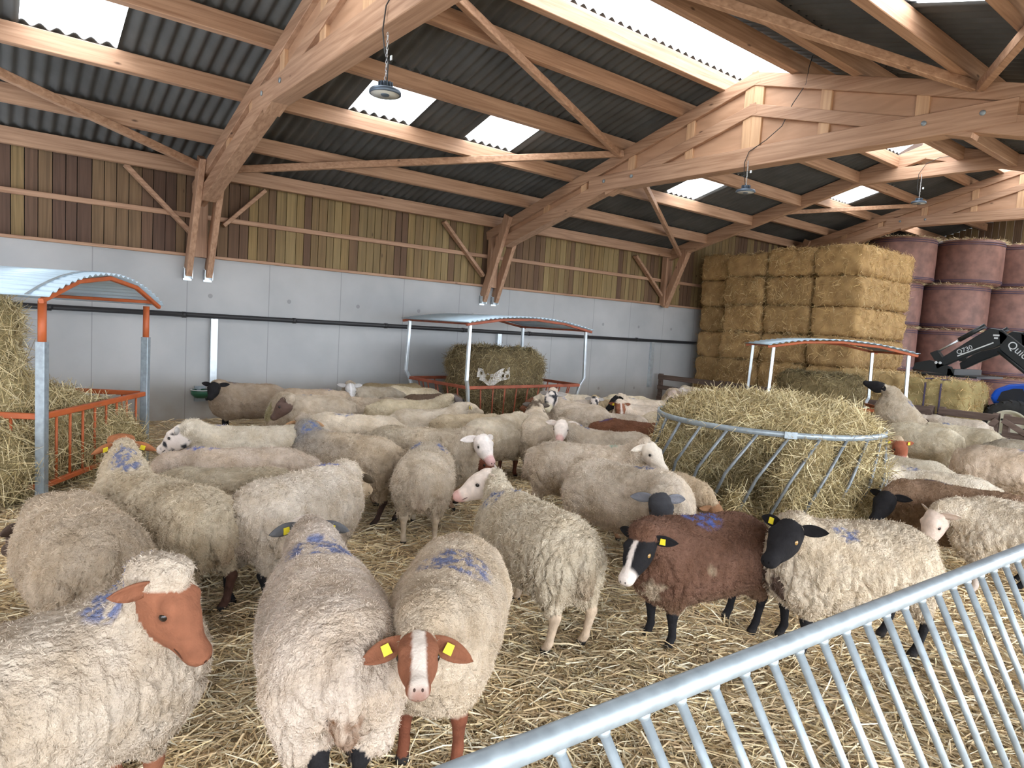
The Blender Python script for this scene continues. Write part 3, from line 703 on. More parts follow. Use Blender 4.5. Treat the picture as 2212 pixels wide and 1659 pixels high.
def ring(z, r, hgt, th, m, nm):
    MB().lathe([(r-th/2, z-hgt/2), (r+th/2, z-hgt/2), (r+th/2, z+hgt/2), (r-th/2, z+hgt/2), (r-th/2, z-hgt/2)], (RC[0], RC[1], 0), 72).build(nm, m, t)
ring(1.0, 1.03, .046, .022, M['galv'], 'top_ring'); ring(.06, 1.0, .05, .03, M['galv_dull'], 'bottom_ring') 
for k in range(26):
    a0 = 2*math.pi*k/26; a1 = a0 - .42
    MB().tube([(RC[0]+1.03*math.cos(a0), RC[1]+1.03*math.sin(a0), .98), (RC[0]+1.075*math.cos((a0+a1)/2), RC[1]+1.075*math.sin((a0+a1)/2), .62), (RC[0]+1.02*math.cos(a1), RC[1]+1.02*math.sin(a1), .1)], .0135, 8).build('bar', M['galv_dull'], t)
a0 = math.radians(222); q = np.array([RC[0]+1.05*math.cos(a0), RC[1]+1.05*math.sin(a0), 1.0])
MB().beam(q-(-.05*math.sin(a0), .05*math.cos(a0), 0), q+(-.05*math.sin(a0), .05*math.cos(a0), 0), .012, .058).build('joint', M['galv'], t)

# ---- straw stack
STR0, STR1 = (.25, .145, .058), (.56, .37, .165)
def square_bale(c, hx, label, n=900, cols=(STR0, STR1), group='stacked straw bales', vs=.06, jit=.025, name='straw_bale', m='bale'):
    c = np.array(c) + RNG.uniform(-jit, jit, 3)*(1, 1, .2); hx = np.array(hx)*RNG.uniform(.955, 1.0, 3); tn = RNG.uniform(.84, 1.08); cols = tuple(tuple(q*tn for q in k) for k in cols)
    return fodder(name, label, 'straw bale', lambda P: sd_box(P, c, hx, .10), tuple(c-hx-.1), tuple(c+hx+.1), vs, cols, M[m], n, (.07, .24), (.005, .010), .032, tuple(c-(0, 0, hx[2])), group, out=.6, down=.45, f=7, pal=STACK)
cols_y = [(11.02, 10.22), (10.2, 9.1), (9.08, 7.92), (7.90, 6.80)]
cn = ['column against the left wall', 'second column from the left wall', 'third column from the left wall', 'right corner column']
rn = ['bottom', 'second', 'third', 'fourth', 'fifth', 'top']
for ci, (ya, yb) in enumerate(cols_y):
    hh = .655 if ci else .645
    for k in range(6):
        dep = 1.25 if ci == 3 else .55
        xf = 14.42 + (.22 if ci == 0 else 0) + (.06 if ci == 2 else 0)
        if ci == 1 and k == 5: continue
        square_bale((xf+dep, (ya+yb)/2, hh*(k+.5)), (dep, (ya-yb)/2, hh/2), f'{rn[k]} straw bale of the stack, in the {cn[ci]}', 2600 if ci else 1000)
square_bale((14.5+.55, 9.65, .655*5.45), (.55, .55, .28), 'top straw bale of the stack, slightly low, in the second column from the left wall', 1200)
# ---- big bales lying in front of the loader
square_bale((14.35, 6.15, .66), (.62, .62, .66), 'big golden bale lying below the loader arm, left of the strapped bale', 2600, ((.25, .165, .07), (.50, .36, .17)), 'big bales below the loader')
t = square_bale((14.35, 4.98, .62), (.62, .54, .63), 'big greenish bale with two dark straps, below the loader arm', 2600, ((.22, .165, .065), (.46, .37, .17)), 'big bales below the loader', jit=0)
for y in (5.12, 4.86):
    MB().beam((13.70, y, 0), (13.70, y, 1.20), .025, .03, (1, 0, 0)).build('strap', M['twine'], t)
    MB().beam((13.70, y, 1.27), (14.9, y, 1.27), .03, .02).build('strap', M['twine'], t)

# ---- round wrapped bales in the far bay
def wrapped(c, label, r=.83, h=1.2):
    t = thing('round_bale', label, 'round bale', c, 'net wrapped round bales')
    prof = [(0, 0), (r*.9, 0), (r*.985, .04)] + [(r*(1+.012*math.sin(z*2.6)), z) for z in np.linspace(.1, h-.1, 8)] + [(r*.985, h-.04), (r*.90, h), (0, h+.02)]
    MB().lathe(prof, c, 40).build('net_wrap', M['wrap'], t)
    for z in (.06, .10, h-.16, h-.11): MB().lathe([(r*.998, z), (r*1.02, z), (r*1.02, z+.018), (r*.998, z+.018)], c, 40).build('band', M['twine'], t)
    n = 1100; a = RNG.uniform(0, 2*math.pi, n); rad = r*RNG.uniform(.72, 1.0, n); P = np.stack([c[0]+rad*np.cos(a), c[1]+rad*np.sin(a), np.full(n, c[2]+h-.02)], 1)
    D = np.stack([np.cos(a+RNG.normal(0, .9, n)), np.sin(a+RNG.normal(0, .9, n)), RNG.uniform(-.3, .5, n)], 1); D /= np.linalg.norm(D, axis=1)[:, None]
    V, F, C = ribbons(P, D, RNG.uniform(.05, .16, n), RNG.uniform(.005, .011, n), palette(n, STRAW)); o = mesh_np('loose_straw', V, F, M['straw'], C, parent=t, smooth=False); o['kind'] = 'stuff'
fwd = np.array([.62, .785]); rgt = np.array([.785, -.62])
base = np.array([20.65, 6.82]) + fwd*.80
for k, (row, off) in enumerate(zip(['bottom', 'second', 'third', 'top'], [0.0, -.02, 0.0, .26])):
    for j, cnm in ((-2, 'farthest left column, partly behind the straw stack'), (-1, 'left column next to the straw stack'), (0, 'middle column'), (1, 'right column')):
        if j == -2 and k == 3: continue
        q = base + rgt*(j*1.70+off) + fwd*(.2*(j % 2))
        wrapped((q[0], q[1], 1.205*k), f'{row} pinkish brown wrapped round bale in the {cnm}')

# ---- wooden fence between the bays
FX = 13.5
def hurdle(ya, yb, label, diag=0):
    t = thing('wooden_hurdle', label, 'fence', (FX, (ya+yb)/2, 0), 'wooden hurdles across the pen')
    for y in (ya-.04, yb+.04): MB().beam((FX, y, -.02), (FX, y, .80), .09, .09, (1, 0, 0)).build('post', M['old_wood'], t)
    for z, w in ((.72, .12), (.46, .10), (.18, .12)): MB().beam((FX-.055, ya, z), (FX-.055, yb, z), .03, w).build('rail', M['old_wood'], t)
    if diag: MB().beam((FX-.085, (ya if diag > 0 else yb), .70), (FX-.085, (ya+yb)/2, .10), .03, .09).build('brace', M['old_wood'], t)
hurdle(11.15, 9.3, 'weathered wooden hurdle against the left wall, behind two lying white sheep')
hurdle(9.2, 7.3, 'weathered wooden hurdle in front of the left part of the straw stack')
hurdle(7.2, 4.86, 'weathered wooden hurdle in front of the big golden bale', -1)
hurdle(4.76, 3.86, 'weathered wooden hurdle in front of the strapped bale', -1)
hurdle(3.78, 1.6, 'weathered wooden hurdle in front of the tractor wheel', 1)

# ---- blue tractor with its black front loader
TY, TXc = 4.10, 15.35
t = thing('tractor', 'blue tractor behind the wooden fence with a black front loader', 'tractor', (TXc, 2.6, 0))
def wheel(x, y, z, R, rr, w, side):
    prof = [(rr, -w/2), (rr*1.25, -w/2*1.05), (R*.93, -w/2*.9), (R*.98, -w/2*.6), (R, 0), (R*.98, w/2*.6), (R*.93, w/2*.9), (rr*1.25, w/2*1.05), (rr, w/2)]
    ty = MB().lathe(prof, (x, y, z), 40, (1, 0, 0)).build('tyre', M['tyre'], t)
    b = MB()
    for k in range(22):
        a = 2*math.pi*k/22
        for s in (-1, 1):
            c0 = np.array([x+s*.02, y+R*.985*math.cos(a), z+R*.985*math.sin(a)]); a2 = a+.22; c1 = np.array([x+s*w*.46, y+R*.93*math.cos(a2), z+R*.93*math.sin(a2)])
            b.beam(c0, c1, .05, .05, (0, math.cos(a), math.sin(a)))
    b.build('tread', M['tyre'], ty)
    rm = MB().lathe([(rr*1.04, -w/2*.9), (rr*1.0, -w/2*1.02), (rr*.88, -w/2*.9), (rr*.8, -w/2*.4), (rr*.42, -w/2*.25), (rr*.40, -w/2*.5), (0, -w/2*.5)], (x, y, z), 36, (1, 0, 0)).build('rim', M['rim'], t)
    b = MB()
    for k in range(8):
        a = 2*math.pi*k/8; b.lathe([(0, 0), (.022, 0), (.022, .02), (0, .025)], (x-w/2*.27, y+rr*.6*math.cos(a), z+rr*.6*math.sin(a)), 8, (-1, 0, 0))
    b.build('wheel_nut', M['loader'], rm)
wheel(14.78, 4.02, .47, .50, .33, .36, -1); wheel(16.1, 4.02, .47, .50, .33, .36, 1)
wheel(14.72, 1.9, .78, .80, .5, .46, -1); wheel(16.2, 1.9, .78, .80, .5, .46, 1)
b = MB().box((15.1, 1.2, .45), (15.85, 4.6, .82)); b.build('chassis', M['loader'], t)
b = MB(); prof = [(2.4, .85), (4.42, .85), (4.50, .98), (4.42, 1.14), (4.22, 1.25), (3.8, 1.32), (3.2, 1.38), (2.4, 1.46)]
b.prism(prof, 15.02, 15.9); o = b.build('hood', M['blue'], t); bv = o.modifiers.new('b', 'BEVEL'); bv.width = .05; bv.segments = 3; bv.limit_method = 'ANGLE'
b = MB(); b.prism([(3.86, .92), (4.36, .92), (4.30, 1.10), (4.12, 1.18), (3.98, 1.19)], 15.0, 15.06); b.build('side_grille', M['glass'], t)
b = MB(); b.box((15.04, .9, 1.3), (15.08, 1.0, 2.5)); b.box((15.04, 2.3, 1.3), (15.08, 2.4, 2.5)); b.box((15.84, .9, 1.3), (15.88, 1.0, 2.5)); b.box((15.84, 2.3, 1.3), (15.88, 2.4, 2.5)); b.build('cab_frame', M['loader'], t)
MB().box((14.98, .8, 2.5), (15.94, 2.5, 2.62)).build('cab_roof', M['blue'], t)
MB().box((15.02, .9, .82), (15.9, 2.4, 1.3)).build('cab_body', M['blue'], t)
for x in (14.72, 15.98):
    lo = MB(); lo.prism([(5.36, 1.57), (4.72, 2.10), (4.50, 2.27), (4.33, 2.25), (4.20, 2.12), (4.28, 1.98), (4.40, 1.90), (4.62, 1.83), (5.0, 1.62), (5.32, 1.42)], x-.06, x+.06)
    o = lo.build('loader_arm', M['loader'], t); bv = o.modifiers.new('b', 'BEVEL'); bv.width = .015; bv.limit_method = 'ANGLE'
    MB().prism([(4.36, 2.22), (4.20, 2.14), (3.15, 1.30), (3.15, 1.05), (3.3, 1.05), (4.30, 1.88)], x-.06, x+.06).build('loader_arm', M['loader'], t)
    MB().tube([(x-.01, 4.60, 2.31), (x-.01, 5.0, 2.02)], .045, 12).build('hydraulic_cylinder', M['loader'], t)
    MB().tube([(x-.01, 4.98, 2.03), (x-.01, 5.38, 1.75)], .020, 10).build('piston_rod', M['chain'], t)
    MB().prism([(5.36, 1.60), (5.46, 1.74), (5.34, 1.80), (5.2, 1.62)], x-.07, x+.07).build('link', M['loader'], t)
    MB().tube([(x-.01, 3.3, 1.02), (x-.01, 4.34, 1.86)], .04, 10).build('hydraulic_cylinder', M['loader'], t)
b = MB(); b.prism([(5.75, 1.40), (5.70, 1.53), (5.45, 1.60), (5.1, 1.50), (5.0, 1.34), (4.85, 1.32)], 14.66, 14.8); b.box((14.66, 4.62, 1.31), (16.1, 5.75, 1.35)); b.box((14.66, 5.0, 1.33), (16.1, 5.12, 1.46))
b.build('bale_grab', M['loader'], t)
MB().tube([(14.72, 4.5, 2.05), (15.98, 4.5, 2.05)], .05, 12).build('cross_tube', M['loader'], t)
for y in (5.33, 5.26): MB().lathe([(0.008, 0), (.026, 0), (.026, .01), (.008, .01)], (14.655, y, 1.56), 14, (-1, 0, 0)).build('pin', M['decal'], t)
def text(s, size, y, z, ang, x=14.655, name='lettering', m='decal'):
    cu = bpy.data.curves.new(name, 'FONT'); cu.body = s; cu.size = size; cu.extrude = .001; cu.align_x = 'LEFT'
    tmp = bpy.data.objects.new(name, cu); COL.objects.link(tmp)
    dg = bpy.context.evaluated_depsgraph_get(); me = bpy.data.meshes.new_from_object(tmp.evaluated_get(dg)); bpy.data.objects.remove(tmp)
    # local x runs along -Y (rightwards in view), local y up, rotated by ang in the Y-Z plane
    ca, sa = math.cos(ang), math.sin(ang)
    me.transform(Matrix(((0, 0, -1, x), (-ca, sa, 0, y), (sa, ca, 0, z), (0, 0, 0, 1))))
    me.materials.clear(); me.materials.append(M[m]); o = bpy.data.objects.new(name, me); COL.objects.link(o); put(o, t); return o
ang = math.atan2(.32, .62)
text('Q730', .12, 4.98, 1.74, ang)
b = MB(); b.beam((14.656, 4.98, 1.712), (14.656, 4.42, 2.0), .004, .022, (0, .4, 1)); b.build('stripe', M['decal'], t)
text('Quicke', .19, 4.22, 1.96, -math.atan2(.84, 1.05))
b = MB(); b.box((14.655, 4.34, 2.12), (14.658, 4.44, 2.15)); b.box((14.655, 4.36, 2.07), (14.658, 4.42, 2.10)); b.build('decal', M['decal'], t)

# ---- galvanised barrier in front of the viewpoint
def camp(x, y, d): return FD*d + (x-CX)/FPX*d*RR - (y-CY)/FPX*d*UU + np.array([0, 0, H])
A = camp(1135, 1617, 1.24); B = camp(2187, 1199, 2.6)
e = (B-A)/np.linalg.norm(B-A); dn = -.926*UU + .375*RR
t = thing('barrier', 'galvanised tubular barrier with slanted bars crossing the lower right corner', 'barrier', (*((A+B)/2)[:2], 0))
lo_, hi_ = -.45, 3.2
MB().tube([A+e*lo_, A+e*hi_], .0255, 24).build('top_rail', M['galv'], t)
hb = (A[2]-.14)/-dn[2]
MB().tube([A+e*lo_+dn*hb, A+e*hi_+dn*((A+e*hi_)[2]-.14)/-dn[2]], .021, 16).build('bottom_rail', M['galv'], t)
s = .0668-.114*4
while s < hi_:
    p = A+e*s; MB().tube([p, p+dn*((p[2]-.14)/-dn[2])], .0112, 14).build('bar', M['galv'], t)
    MB().lathe([(.0112, .018), (.0155, .0245), (.0145, .03), (.0112, .034)], p, 12, tuple(dn)).build('weld', M['galv'], t)
    s += .114
for s in (lo_, hi_):
    p = A+e*s; MB().tube([p, p+dn*(p[2]/-dn[2])], .022, 14).build('post', M['galv'], t)
# ================================================================ THE FLOCK
CREAM = (.645, .55, .435); PALE = (.71, .62, .50); GREY = (.44, .385, .31); TAN = (.50, .385, .26); BROWN = (.185, .098, .065); DARKB = (.155, .092, .055)
BLACK = (.016, .015, .016); WHITE = (.66, .58, .52); PINK = (.56, .33, .27); RED = (.235, .095, .052); UMBER = (.085, .055, .045); MOTT = (.40, .37, .34)
MARK = (.11, .155, .33)
def norm(v): v = np.asarray(v, float); return v/max(np.linalg.norm(v), 1e-9)
def heading(P, psi):
    """psi seen from the viewpoint: 0 to the right, 90 away, 180 to the left, 270 towards"""
    r = norm([P[0], P[1], 0]); rt = np.array([r[1], -r[0], 0]); a = math.radians(psi)
    return math.cos(a)*rt + math.sin(a)*r
def ray_sphere(x, y, c, R, near):
    if near == 'p':                                            # straight across the line of sight
        r = ray(x, y); return c + norm(np.array([0, 0, H]) + r*((c-np.array([0, 0, H]))@FD) - c)*R
    near = near == 'n'
    d = norm(ray(x, y)); o = np.array([0, 0, H]); oc = o-c; b = oc@d; q = b*b-(oc@oc-R*R)
    tt = -b if q <= 0 else (-b-math.sqrt(q) if near else -b+math.sqrt(q))
    p = o+d*tt
    return c + norm(p-c)*R
def bend_ear(P, side, R, L, w, cup=.35):
    """leaf-shaped ear, folded lengthwise; columns of R: outwards, edge, front"""
    nu, nw = 9, 5; V = []
    for i in range(nu):
        t = i/(nu-1); ww = w*math.sin(math.pi*min(1, (.16+.84*t)))**.75*(1 if t < .98 else .3)
        for j in range(nw):
            s = (j/(nw-1)-.5)*2
            V.append((L*t, ww*s*.5, -cup*ww*(1-s*s)*.5 - .10*L*t*t))
    V = np.array(V); B = V + np.array([0, 0, -.006]); n = len(V); V = np.concatenate([V, B])
    F = []
    for i in range(nu-1):
        for j in range(nw-1):
            a = i*nw+j; F.append((a, a+1, a+nw+1, a+nw)); F.append((n+a, n+a+nw, n+a+nw+1, n+a+1))
    for i in range(nu-1):
        a = i*nw; F.append((a, a+nw, n+a+nw, n+a)); a = i*nw+nw-1; F.append((a, n+a, n+a+nw, a+nw))
    a = (nu-1)*nw
    for j in range(nw-1): F.append((a+j, a+j+1, n+a+j+1, n+a+j))
    return P + V@np.array(R), np.array(F)

NSHEEP = 0
def sheep(label, top, psi, s=1.0, fat=1.0, ln=1.0, wool=CREAM, face=WHITE, leg=None, ears=None, neck=(38, 0), head=(0, -32), hp=None, zt=.74, mark=None, mark_col=MARK,
          blaze=None, muzzle=None, cap=False, lie=False, rear=0.0, tags='', eyes=True, droop=.25, vs=None, step=(0, 0, 0, 0), dusty=None, curl=1.0, hair=None, patches=None, big_ear=1.0, hs=1.08, lw=1.0, nkw=1.0, ea=-.22, eye_col='eye', tail=1.0, cut=1.0):
    """one sheep: a continuous body grown from its skeleton, ears in the same skin, eyes and ear tags as parts"""
    global NSHEEP; NSHEEP += 1; sd = NSHEEP
    Hd = 1.0 if not lie else .62
    P0 = pz(top[0], top[1], zt*s*Hd); P0[2] = 0; dist = float(np.hypot(P0[0], P0[1]))
    hx = heading(P0, psi); hy = np.array([-hx[1], hx[0], 0]); Rm = np.stack([hx, hy, [0, 0, 1]])       # world -> local rows
    near = dist < 3.6; mid = dist < 6.5
    vs = vs or (.0088 if near else .0098 if dist < 5 else .0145 if mid else .020)
    leg = leg or face; ears = ears or face
    dz = -.275 if lie else 0.0
    toL = lambda W: (Rm@(np.asarray(W)-P0))/s
    # neck and head
    nb = np.array([.31*ln, 0, .60+dz])
    if hp is not None:
        (hxp, hyp), (nxp, nyp), flags = hp
        poll = toL(ray_sphere(hxp, hyp, P0+Rm.T@(nb*s), .34*s, flags[0]))
        nose = toL(ray_sphere(nxp, nyp, P0+Rm.T@(poll*s), .27*s, flags[1]))
    else:
        el, yw = math.radians(neck[0]), math.radians(neck[1]); poll = nb + .31*np.array([math.cos(el)*math.cos(yw), math.cos(el)*math.sin(yw), math.sin(el)])
        pt, hw = math.radians(head[1]), yw+math.radians(head[0]); nose = poll + .26*np.array([math.cos(pt)*math.cos(hw), math.cos(pt)*math.sin(hw), math.sin(pt)])
    a = norm(nose-poll); up = np.array([0, 0, 1.]) - a[2]*a
    if np.linalg.norm(up) < .3: up = up + norm(poll-nb)*.0 + np.array([1., 0, 0])*(1 if a[2] < 0 else -1)
    u = norm(up - a*(up@a)); sd_ = np.cross(u, a)
    hq = lambda x, z, y=0.0: poll + (a*x + u*z + sd_*y)*hs
    Lx = lambda v: (v[0]*ln, v[1]*fat, v[2]+dz)
    def f_wool(P):
        d = sd_ell(P, Lx((0, 0, .475)), (.46*ln, .235*fat, .255*cut))
        d = smin(d, sd_ell(P, Lx((-.28, 0, .49)), (.22*ln, .215*fat, .235*cut)), .10)
        d = smin(d, sd_ell(P, Lx((.24, 0, .465)), (.21*ln, .19*fat, .245*cut)), .10)
        d = smin(d, sd_ell(P, Lx((.34, 0, .45)), (.13*ln, .135*fat, .17)), .10)
        if not lie:
            for y in (-1, 1):
                d = smin(d, sd_cone(P, Lx((-.33, .105*y, .43)), Lx((-.375, .118*y, .27)), .125*fat**.5, .062), .07)
                d = smin(d, sd_cone(P, Lx((.27, .10*y, .38)), Lx((.275, .10*y, .255)), .085, .046), .06)
        if tail: d = smin(d, sd_cone(P, Lx((-.47, 0, .60)), Lx((-.515, 0, .38)), .055*tail, .04*tail**1.5), .05)
        nk = nb*.55+poll*.45; end = hq(-.03, -.055)
        d = smin(d, sd_cone(P, nb+np.array([-.04, 0, -.055]), nk, .165*cut*nkw, .112*cut*nkw), .10*nkw)
        d = smin(d, sd_cone(P, nk, end, .110*cut*nkw, .070*min(1, nkw*1.1)), .06)
        if cap: d = smin(d, sd_ell(P, hq(-.005, .0), (.075, .075, .06)), .04)
        return d
    def f_face(P):
        d = sd_cone(P, hq(.035, -.052), hq(.105, -.062), .070*hs, .061*hs)
        d = smin(d, sd_cone(P, hq(.105, -.052), hq(.228, -.062), .054*hs, .030*hs), .045)
        d = smin(d, sd_cone(P, hq(.065, -.105), hq(.210, -.086), .048*hs, .023*hs), .045)
        d = smin(d, sd_cone(P, hq(.240, -.064, .008), hq(.240, -.064, -.008), .027*hs, .027*hs), .03)
        for y in (-1, 1): d = smin(d, sd_ell(P, hq(.082, -.016, .044*y), (.028*hs, .020*hs, .018*hs)), .03)     # brow over the eye
        return d
    stp = [q*.09 for q in step]
    def legs(P):
        d = None
        for k, (x, y) in enumerate(((.27, 1), (.27, -1), (-.37, 1), (-.37, -1))):
            y = y*(.10 if x > 0 else .115)*lw; m = stp[k]
            pts = [(x, .30, .043), (x+m*.5+.012, .195, .029), (x+m*.9, .075, .0195), (x+m+.028, .018, .0265)] if x > 0 else [(x+.05, .36, .055), (x-.05+m*.4, .225, .027), (x+m*.9-.012, .075, .0195), (x+m+.022, .018, .0275)]
            for (xa, za, ra), (xb, zb, rb) in zip(pts[:-1], pts[1:]):
                e = sd_cone(P, (xa*ln, y*fat, za), (xb*ln, y*fat, zb), ra, rb); d = e if d is None else smin(d, e, .018)
        return d
    def f_all(P):
        w = f_wool(P); amp = .011 if near else .008
        w = w + amp*(vnoise(P, 17, sd)-.5)*curl + .012*(vnoise(P, 5.5, sd+50)-.5)
        d = smin(w, f_face(P), .022)
        if not lie: d = smin(d, legs(P), .02)
        return d
    pts = np.array([poll, nose, nb]); lo = np.minimum(pts.min(0)-.13, [-.62*ln, -.31*fat, -.03]); hi = np.maximum(pts.max(0)+.13, [.52*ln, .31*fat, .80+dz])
    V, F = nets(f_all, lo, hi, vs/s)
    dw, df = f_wool(V), f_face(V); dl = legs(V) if not lie else np.full(len(V), 9.)
    wm = (dw-.006 < df) & (dw-.004 < dl)
    hd = ~wm & (df < dl)
    N = vnormals(V, F)
    # locks of wool: cracks between clumps, running down the flanks
    Q = V*np.array([1.3, 1.3, .45]); cr = np.clip(1-worley(Q, 21 if near else 15, sd)/.20, 0, 1)
    big = np.clip(1-worley(Q + .04*vnoise(V, 9, sd)[:, None], 9.5, sd+9)/.10, 0, 1)
    flank = np.clip((.68-V[:, 2])/.25, .25, 1)
    V = V - N*(wm*(cr*(.0055 if near else .009)+big*(.017 if near else .022)*flank)*curl)[:, None].astype(np.float32)
    # coat colours
    C = np.empty((len(V), 3), np.float32); C[:] = leg
    n1 = vnoise(V, 6, sd+3)[:, None]; n2 = vnoise(V, 40, sd+4)[:, None]; n3 = vnoise(V, 2.6, sd+6)[:, None]
    tint = np.random.default_rng(sd*7+1).uniform(.88, 1.07)*np.array([1, np.random.default_rng(sd).uniform(.975, 1.01), np.random.default_rng(sd+99).uniform(.93, 1.03)]); wc = np.array(wool)*tint*(.86+.26*n2)*(.88+.24*n1)
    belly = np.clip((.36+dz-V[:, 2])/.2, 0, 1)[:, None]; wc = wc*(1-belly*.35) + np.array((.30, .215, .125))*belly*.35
    rumpd = np.clip((-.40*ln-V[:, 0])/.1, 0, 1)[:, None]*np.clip((.52-V[:, 2])/.15, 0, 1)[:, None]*np.clip(1-np.abs(V[:, 1])/.09, 0, 1)[:, None]
    wc = wc*(1-rumpd*.5) + np.array((.20, .105, .05))*rumpd*.5
    grey = np.clip((n3-.52)*4, 0, 1)*np.clip((V[:, 2:3]-.5)/.15, 0, 1); wc = wc*(1-grey*.16)
    if dusty is not None:
        g = np.clip((n3-.35)*3, 0, 1)*np.clip((V[:, 2:3]-.45-dz)/.2, 0, 1); wc = wc*(1-g) + np.array(dusty)*(.8+.4*n2)*g
    if patches is not None:
        for (c, r, pc) in patches:
            m = np.clip((r*(1+1.3*(vnoise(V, 20, sd+13)-.5)+.6*(vnoise(V, 48, sd+14)-.5)) - np.linalg.norm((V-np.array(c)), axis=1))/.035, 0, 1)[:, None]; wc = wc*(1-m) + np.array(pc)*(.8+.4*n2)*m
    if mark is not None:
        # sprayed flock number, worn to blotches
        for (mx, my, sx, sy) in mark:
            ax = (V[:, 0]-mx)/sx; ay = (V[:, 1]-my)/sy; rr = np.hypot(ax, ay)
            st = vnoise(V*np.array([1, 1, .4]), 34, sd+21)*.55 + vnoise(V, 85, sd+22)*.45; loop = np.abs(np.abs(((ax*1.5+.5) % 1)-.5)*2 - np.clip(np.abs(ay)*1.1, 0, 1))
            m = np.clip((st-.42)*7, 0, 1)*np.clip((1-rr)*4, 0, 1)*np.clip((.9-loop)*3, .0, 1)*(N[:, 2] > .1)
            wc = wc*(1-m[:, None]*.85) + np.array(mark_col)*m[:, None]*.85
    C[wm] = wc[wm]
    hv = V - poll; hxx = hv@a; hy_ = hv@sd_; hz = hv@u
    n4 = vnoise(V, 70, sd+41)[:, None]; fc = np.array(face)*(.70+.25*n2+.20*n4+.15*n1)
    if face is MOTT:
        mk = np.clip((vnoise(V, 24, sd+31)-.52)*9, 0, 1)[:, None]; fc = np.array(WHITE)*(1-mk) + np.array((.03, .03, .035))*mk
    if blaze is not None:
        bw = blaze[0]; m = np.clip((bw*(.75+.5*np.clip(hxx/.25, 0, 1))*(.8+.4*n1[:, 0])-np.abs(hy_))/.006, 0, 1)*(hz > -.075); fc = fc*(1-m[:, None]) + np.array(blaze[1])*m[:, None]
    if muzzle is not None:
        m = np.clip((hxx-muzzle[0]+.02*(n1[:, 0]-.5))/.02, 0, 1); fc = fc*(1-m[:, None]) + np.array(muzzle[1])*m[:, None]
    eyeD = np.minimum(np.linalg.norm(V-hq(.095, -.042, .060), axis=1), np.linalg.norm(V-hq(.095, -.042, -.060), axis=1))
    m = np.clip((.026-eyeD)/.010, 0, 1)[:, None]*.5; fc = fc*(1-m) + fc*.35*m
    C[hd] = fc[hd]
    if not lie:
        hoof = (~wm) & (V[:, 2] < .035) & (dl < df); C[hoof] = (.03, .026, .024)
        lg = (~wm) & ~hd & ~hoof; C[lg] = (np.array(leg)*(.8+.4*n2))[lg]
    wl = wm.astype(np.float32)
    # ears, nostrils, mouth in the same skin
    parts = [(V, F, C, wl)]
    for y in (1, -1):
        o_ = norm(sd_*y*1.0 + a*ea - u*droop); fr = norm(u*.55 + a*.8 - o_*((u*.55+a*.8)@o_)); ed = np.cross(fr, o_)
        Ve, Fe = bend_ear(hq(.012, -.030, .050*y), y, (o_, ed, fr), .135*big_ear, .062*big_ear)
        if y < 0: Fe = Fe[:, ::-1]
        ec = np.array(ears)*(.85+.3*vnoise(Ve, 40, 2)[:, None]); parts.append((Ve.astype(np.float32), Fe, ec, np.zeros(len(Ve))))
    if dist < 8:
        b = MB()
        for y in (1, -1): b.ball(hq(.2625, -.050, .0125*y), (.0055, .0055, .0075), 6, tuple(np.array(face if muzzle is None else muzzle[1])*.22))
        b.tube([hq(.185, -.088, .0365), hq(.220, -.088, .0315), hq(.250, -.084, .022), hq(.2635, -.082, .0), hq(.250, -.084, -.022), hq(.220, -.088, -.0315), hq(.185, -.088, -.0365)], .0044, 5, False)
        k = len(b.c)-35; b.c[k:] = [tuple(np.array(face if muzzle is None else muzzle[1])*.30)]*35
        parts.append((np.array(b.v, np.float32), np.array([f for f in b.f if len(f) == 4]), np.array(b.c), np.zeros(len(b.v))))
    Vs, Fs, Cs, Ws = [], [], [], []; k = 0
    for v, f, c, w in parts: Vs.append(v); Fs.append(f+k); Cs.append(c); Ws.append(w); k += len(v)
    nb_ = len(V); V = np.concatenate(Vs); F = np.concatenate(Fs); C = np.concatenate(Cs); W = np.concatenate(Ws)
    def pose(V):
        if not rear: return V
        V = np.array(V, float); an = math.radians(rear); hip = np.array([-.30*ln, 0, .42])
        t = np.clip((V[:, 0]+.36*ln)/.22, 0, 1)*np.clip((V[:, 2]-.12)/.2+((V[:, 0] > -.1)*1.), 0, 1); t = t*t*(3-2*t); w = an*t; d = V-hip
        R = V.copy(); R[:, 0] = hip[0] + d[:, 0]*np.cos(w) - d[:, 2]*np.sin(w); R[:, 2] = hip[2] + d[:, 0]*np.sin(w) + d[:, 2]*np.cos(w)
        return R
    loc2w = lambda V: pose(np.atleast_2d(V))*s@Rm + P0
    root = thing('sheep', label, 'sheep', P0, 'flock of sheep')
    mesh_np('body', loc2w(V), F, M['sheep'], C, W, root)
    # fuzz standing off the fleece
    nh = hair if hair is not None else (30000 if near else 11000 if mid else 3500)
    if nh:
        i = np.flatnonzero(wm); i = RNG.choice(i, nh); pv = V[i]; nv = N[i]
        D = nv*.62 + RNG.normal(0, .34, (nh, 3)) + np.array([-.12, 0, -.42]) + (np.stack([vnoise(pv, 24, q) for q in (1, 2, 3)], 1)-.5)*.8
        D /= np.linalg.norm(D, axis=1)[:, None]; Lh = RNG.uniform(.006, .015, nh)*curl**.5*(1 if near else 1.5)
        rt = pv + RNG.normal(0, vs*.5/s, (nh, 3)); rt -= nv*(((rt-pv)*nv).sum(1)[:, None]) + nv*.003
        v6, f6, c6 = ribbons(loc2w(rt).astype(np.float32), (loc2w(rt+D*.01)-loc2w(rt))/.01/s, Lh*s, RNG.uniform(.0010, .0019, nh)*(1 if near else 1.7), C[i]*RNG.uniform(.9, 1.18, (nh, 1)), .5)
        o = mesh_np('fleece', v6, f6, M['straw_wool'], c6, parent=root, smooth=False); o['kind'] = 'stuff'
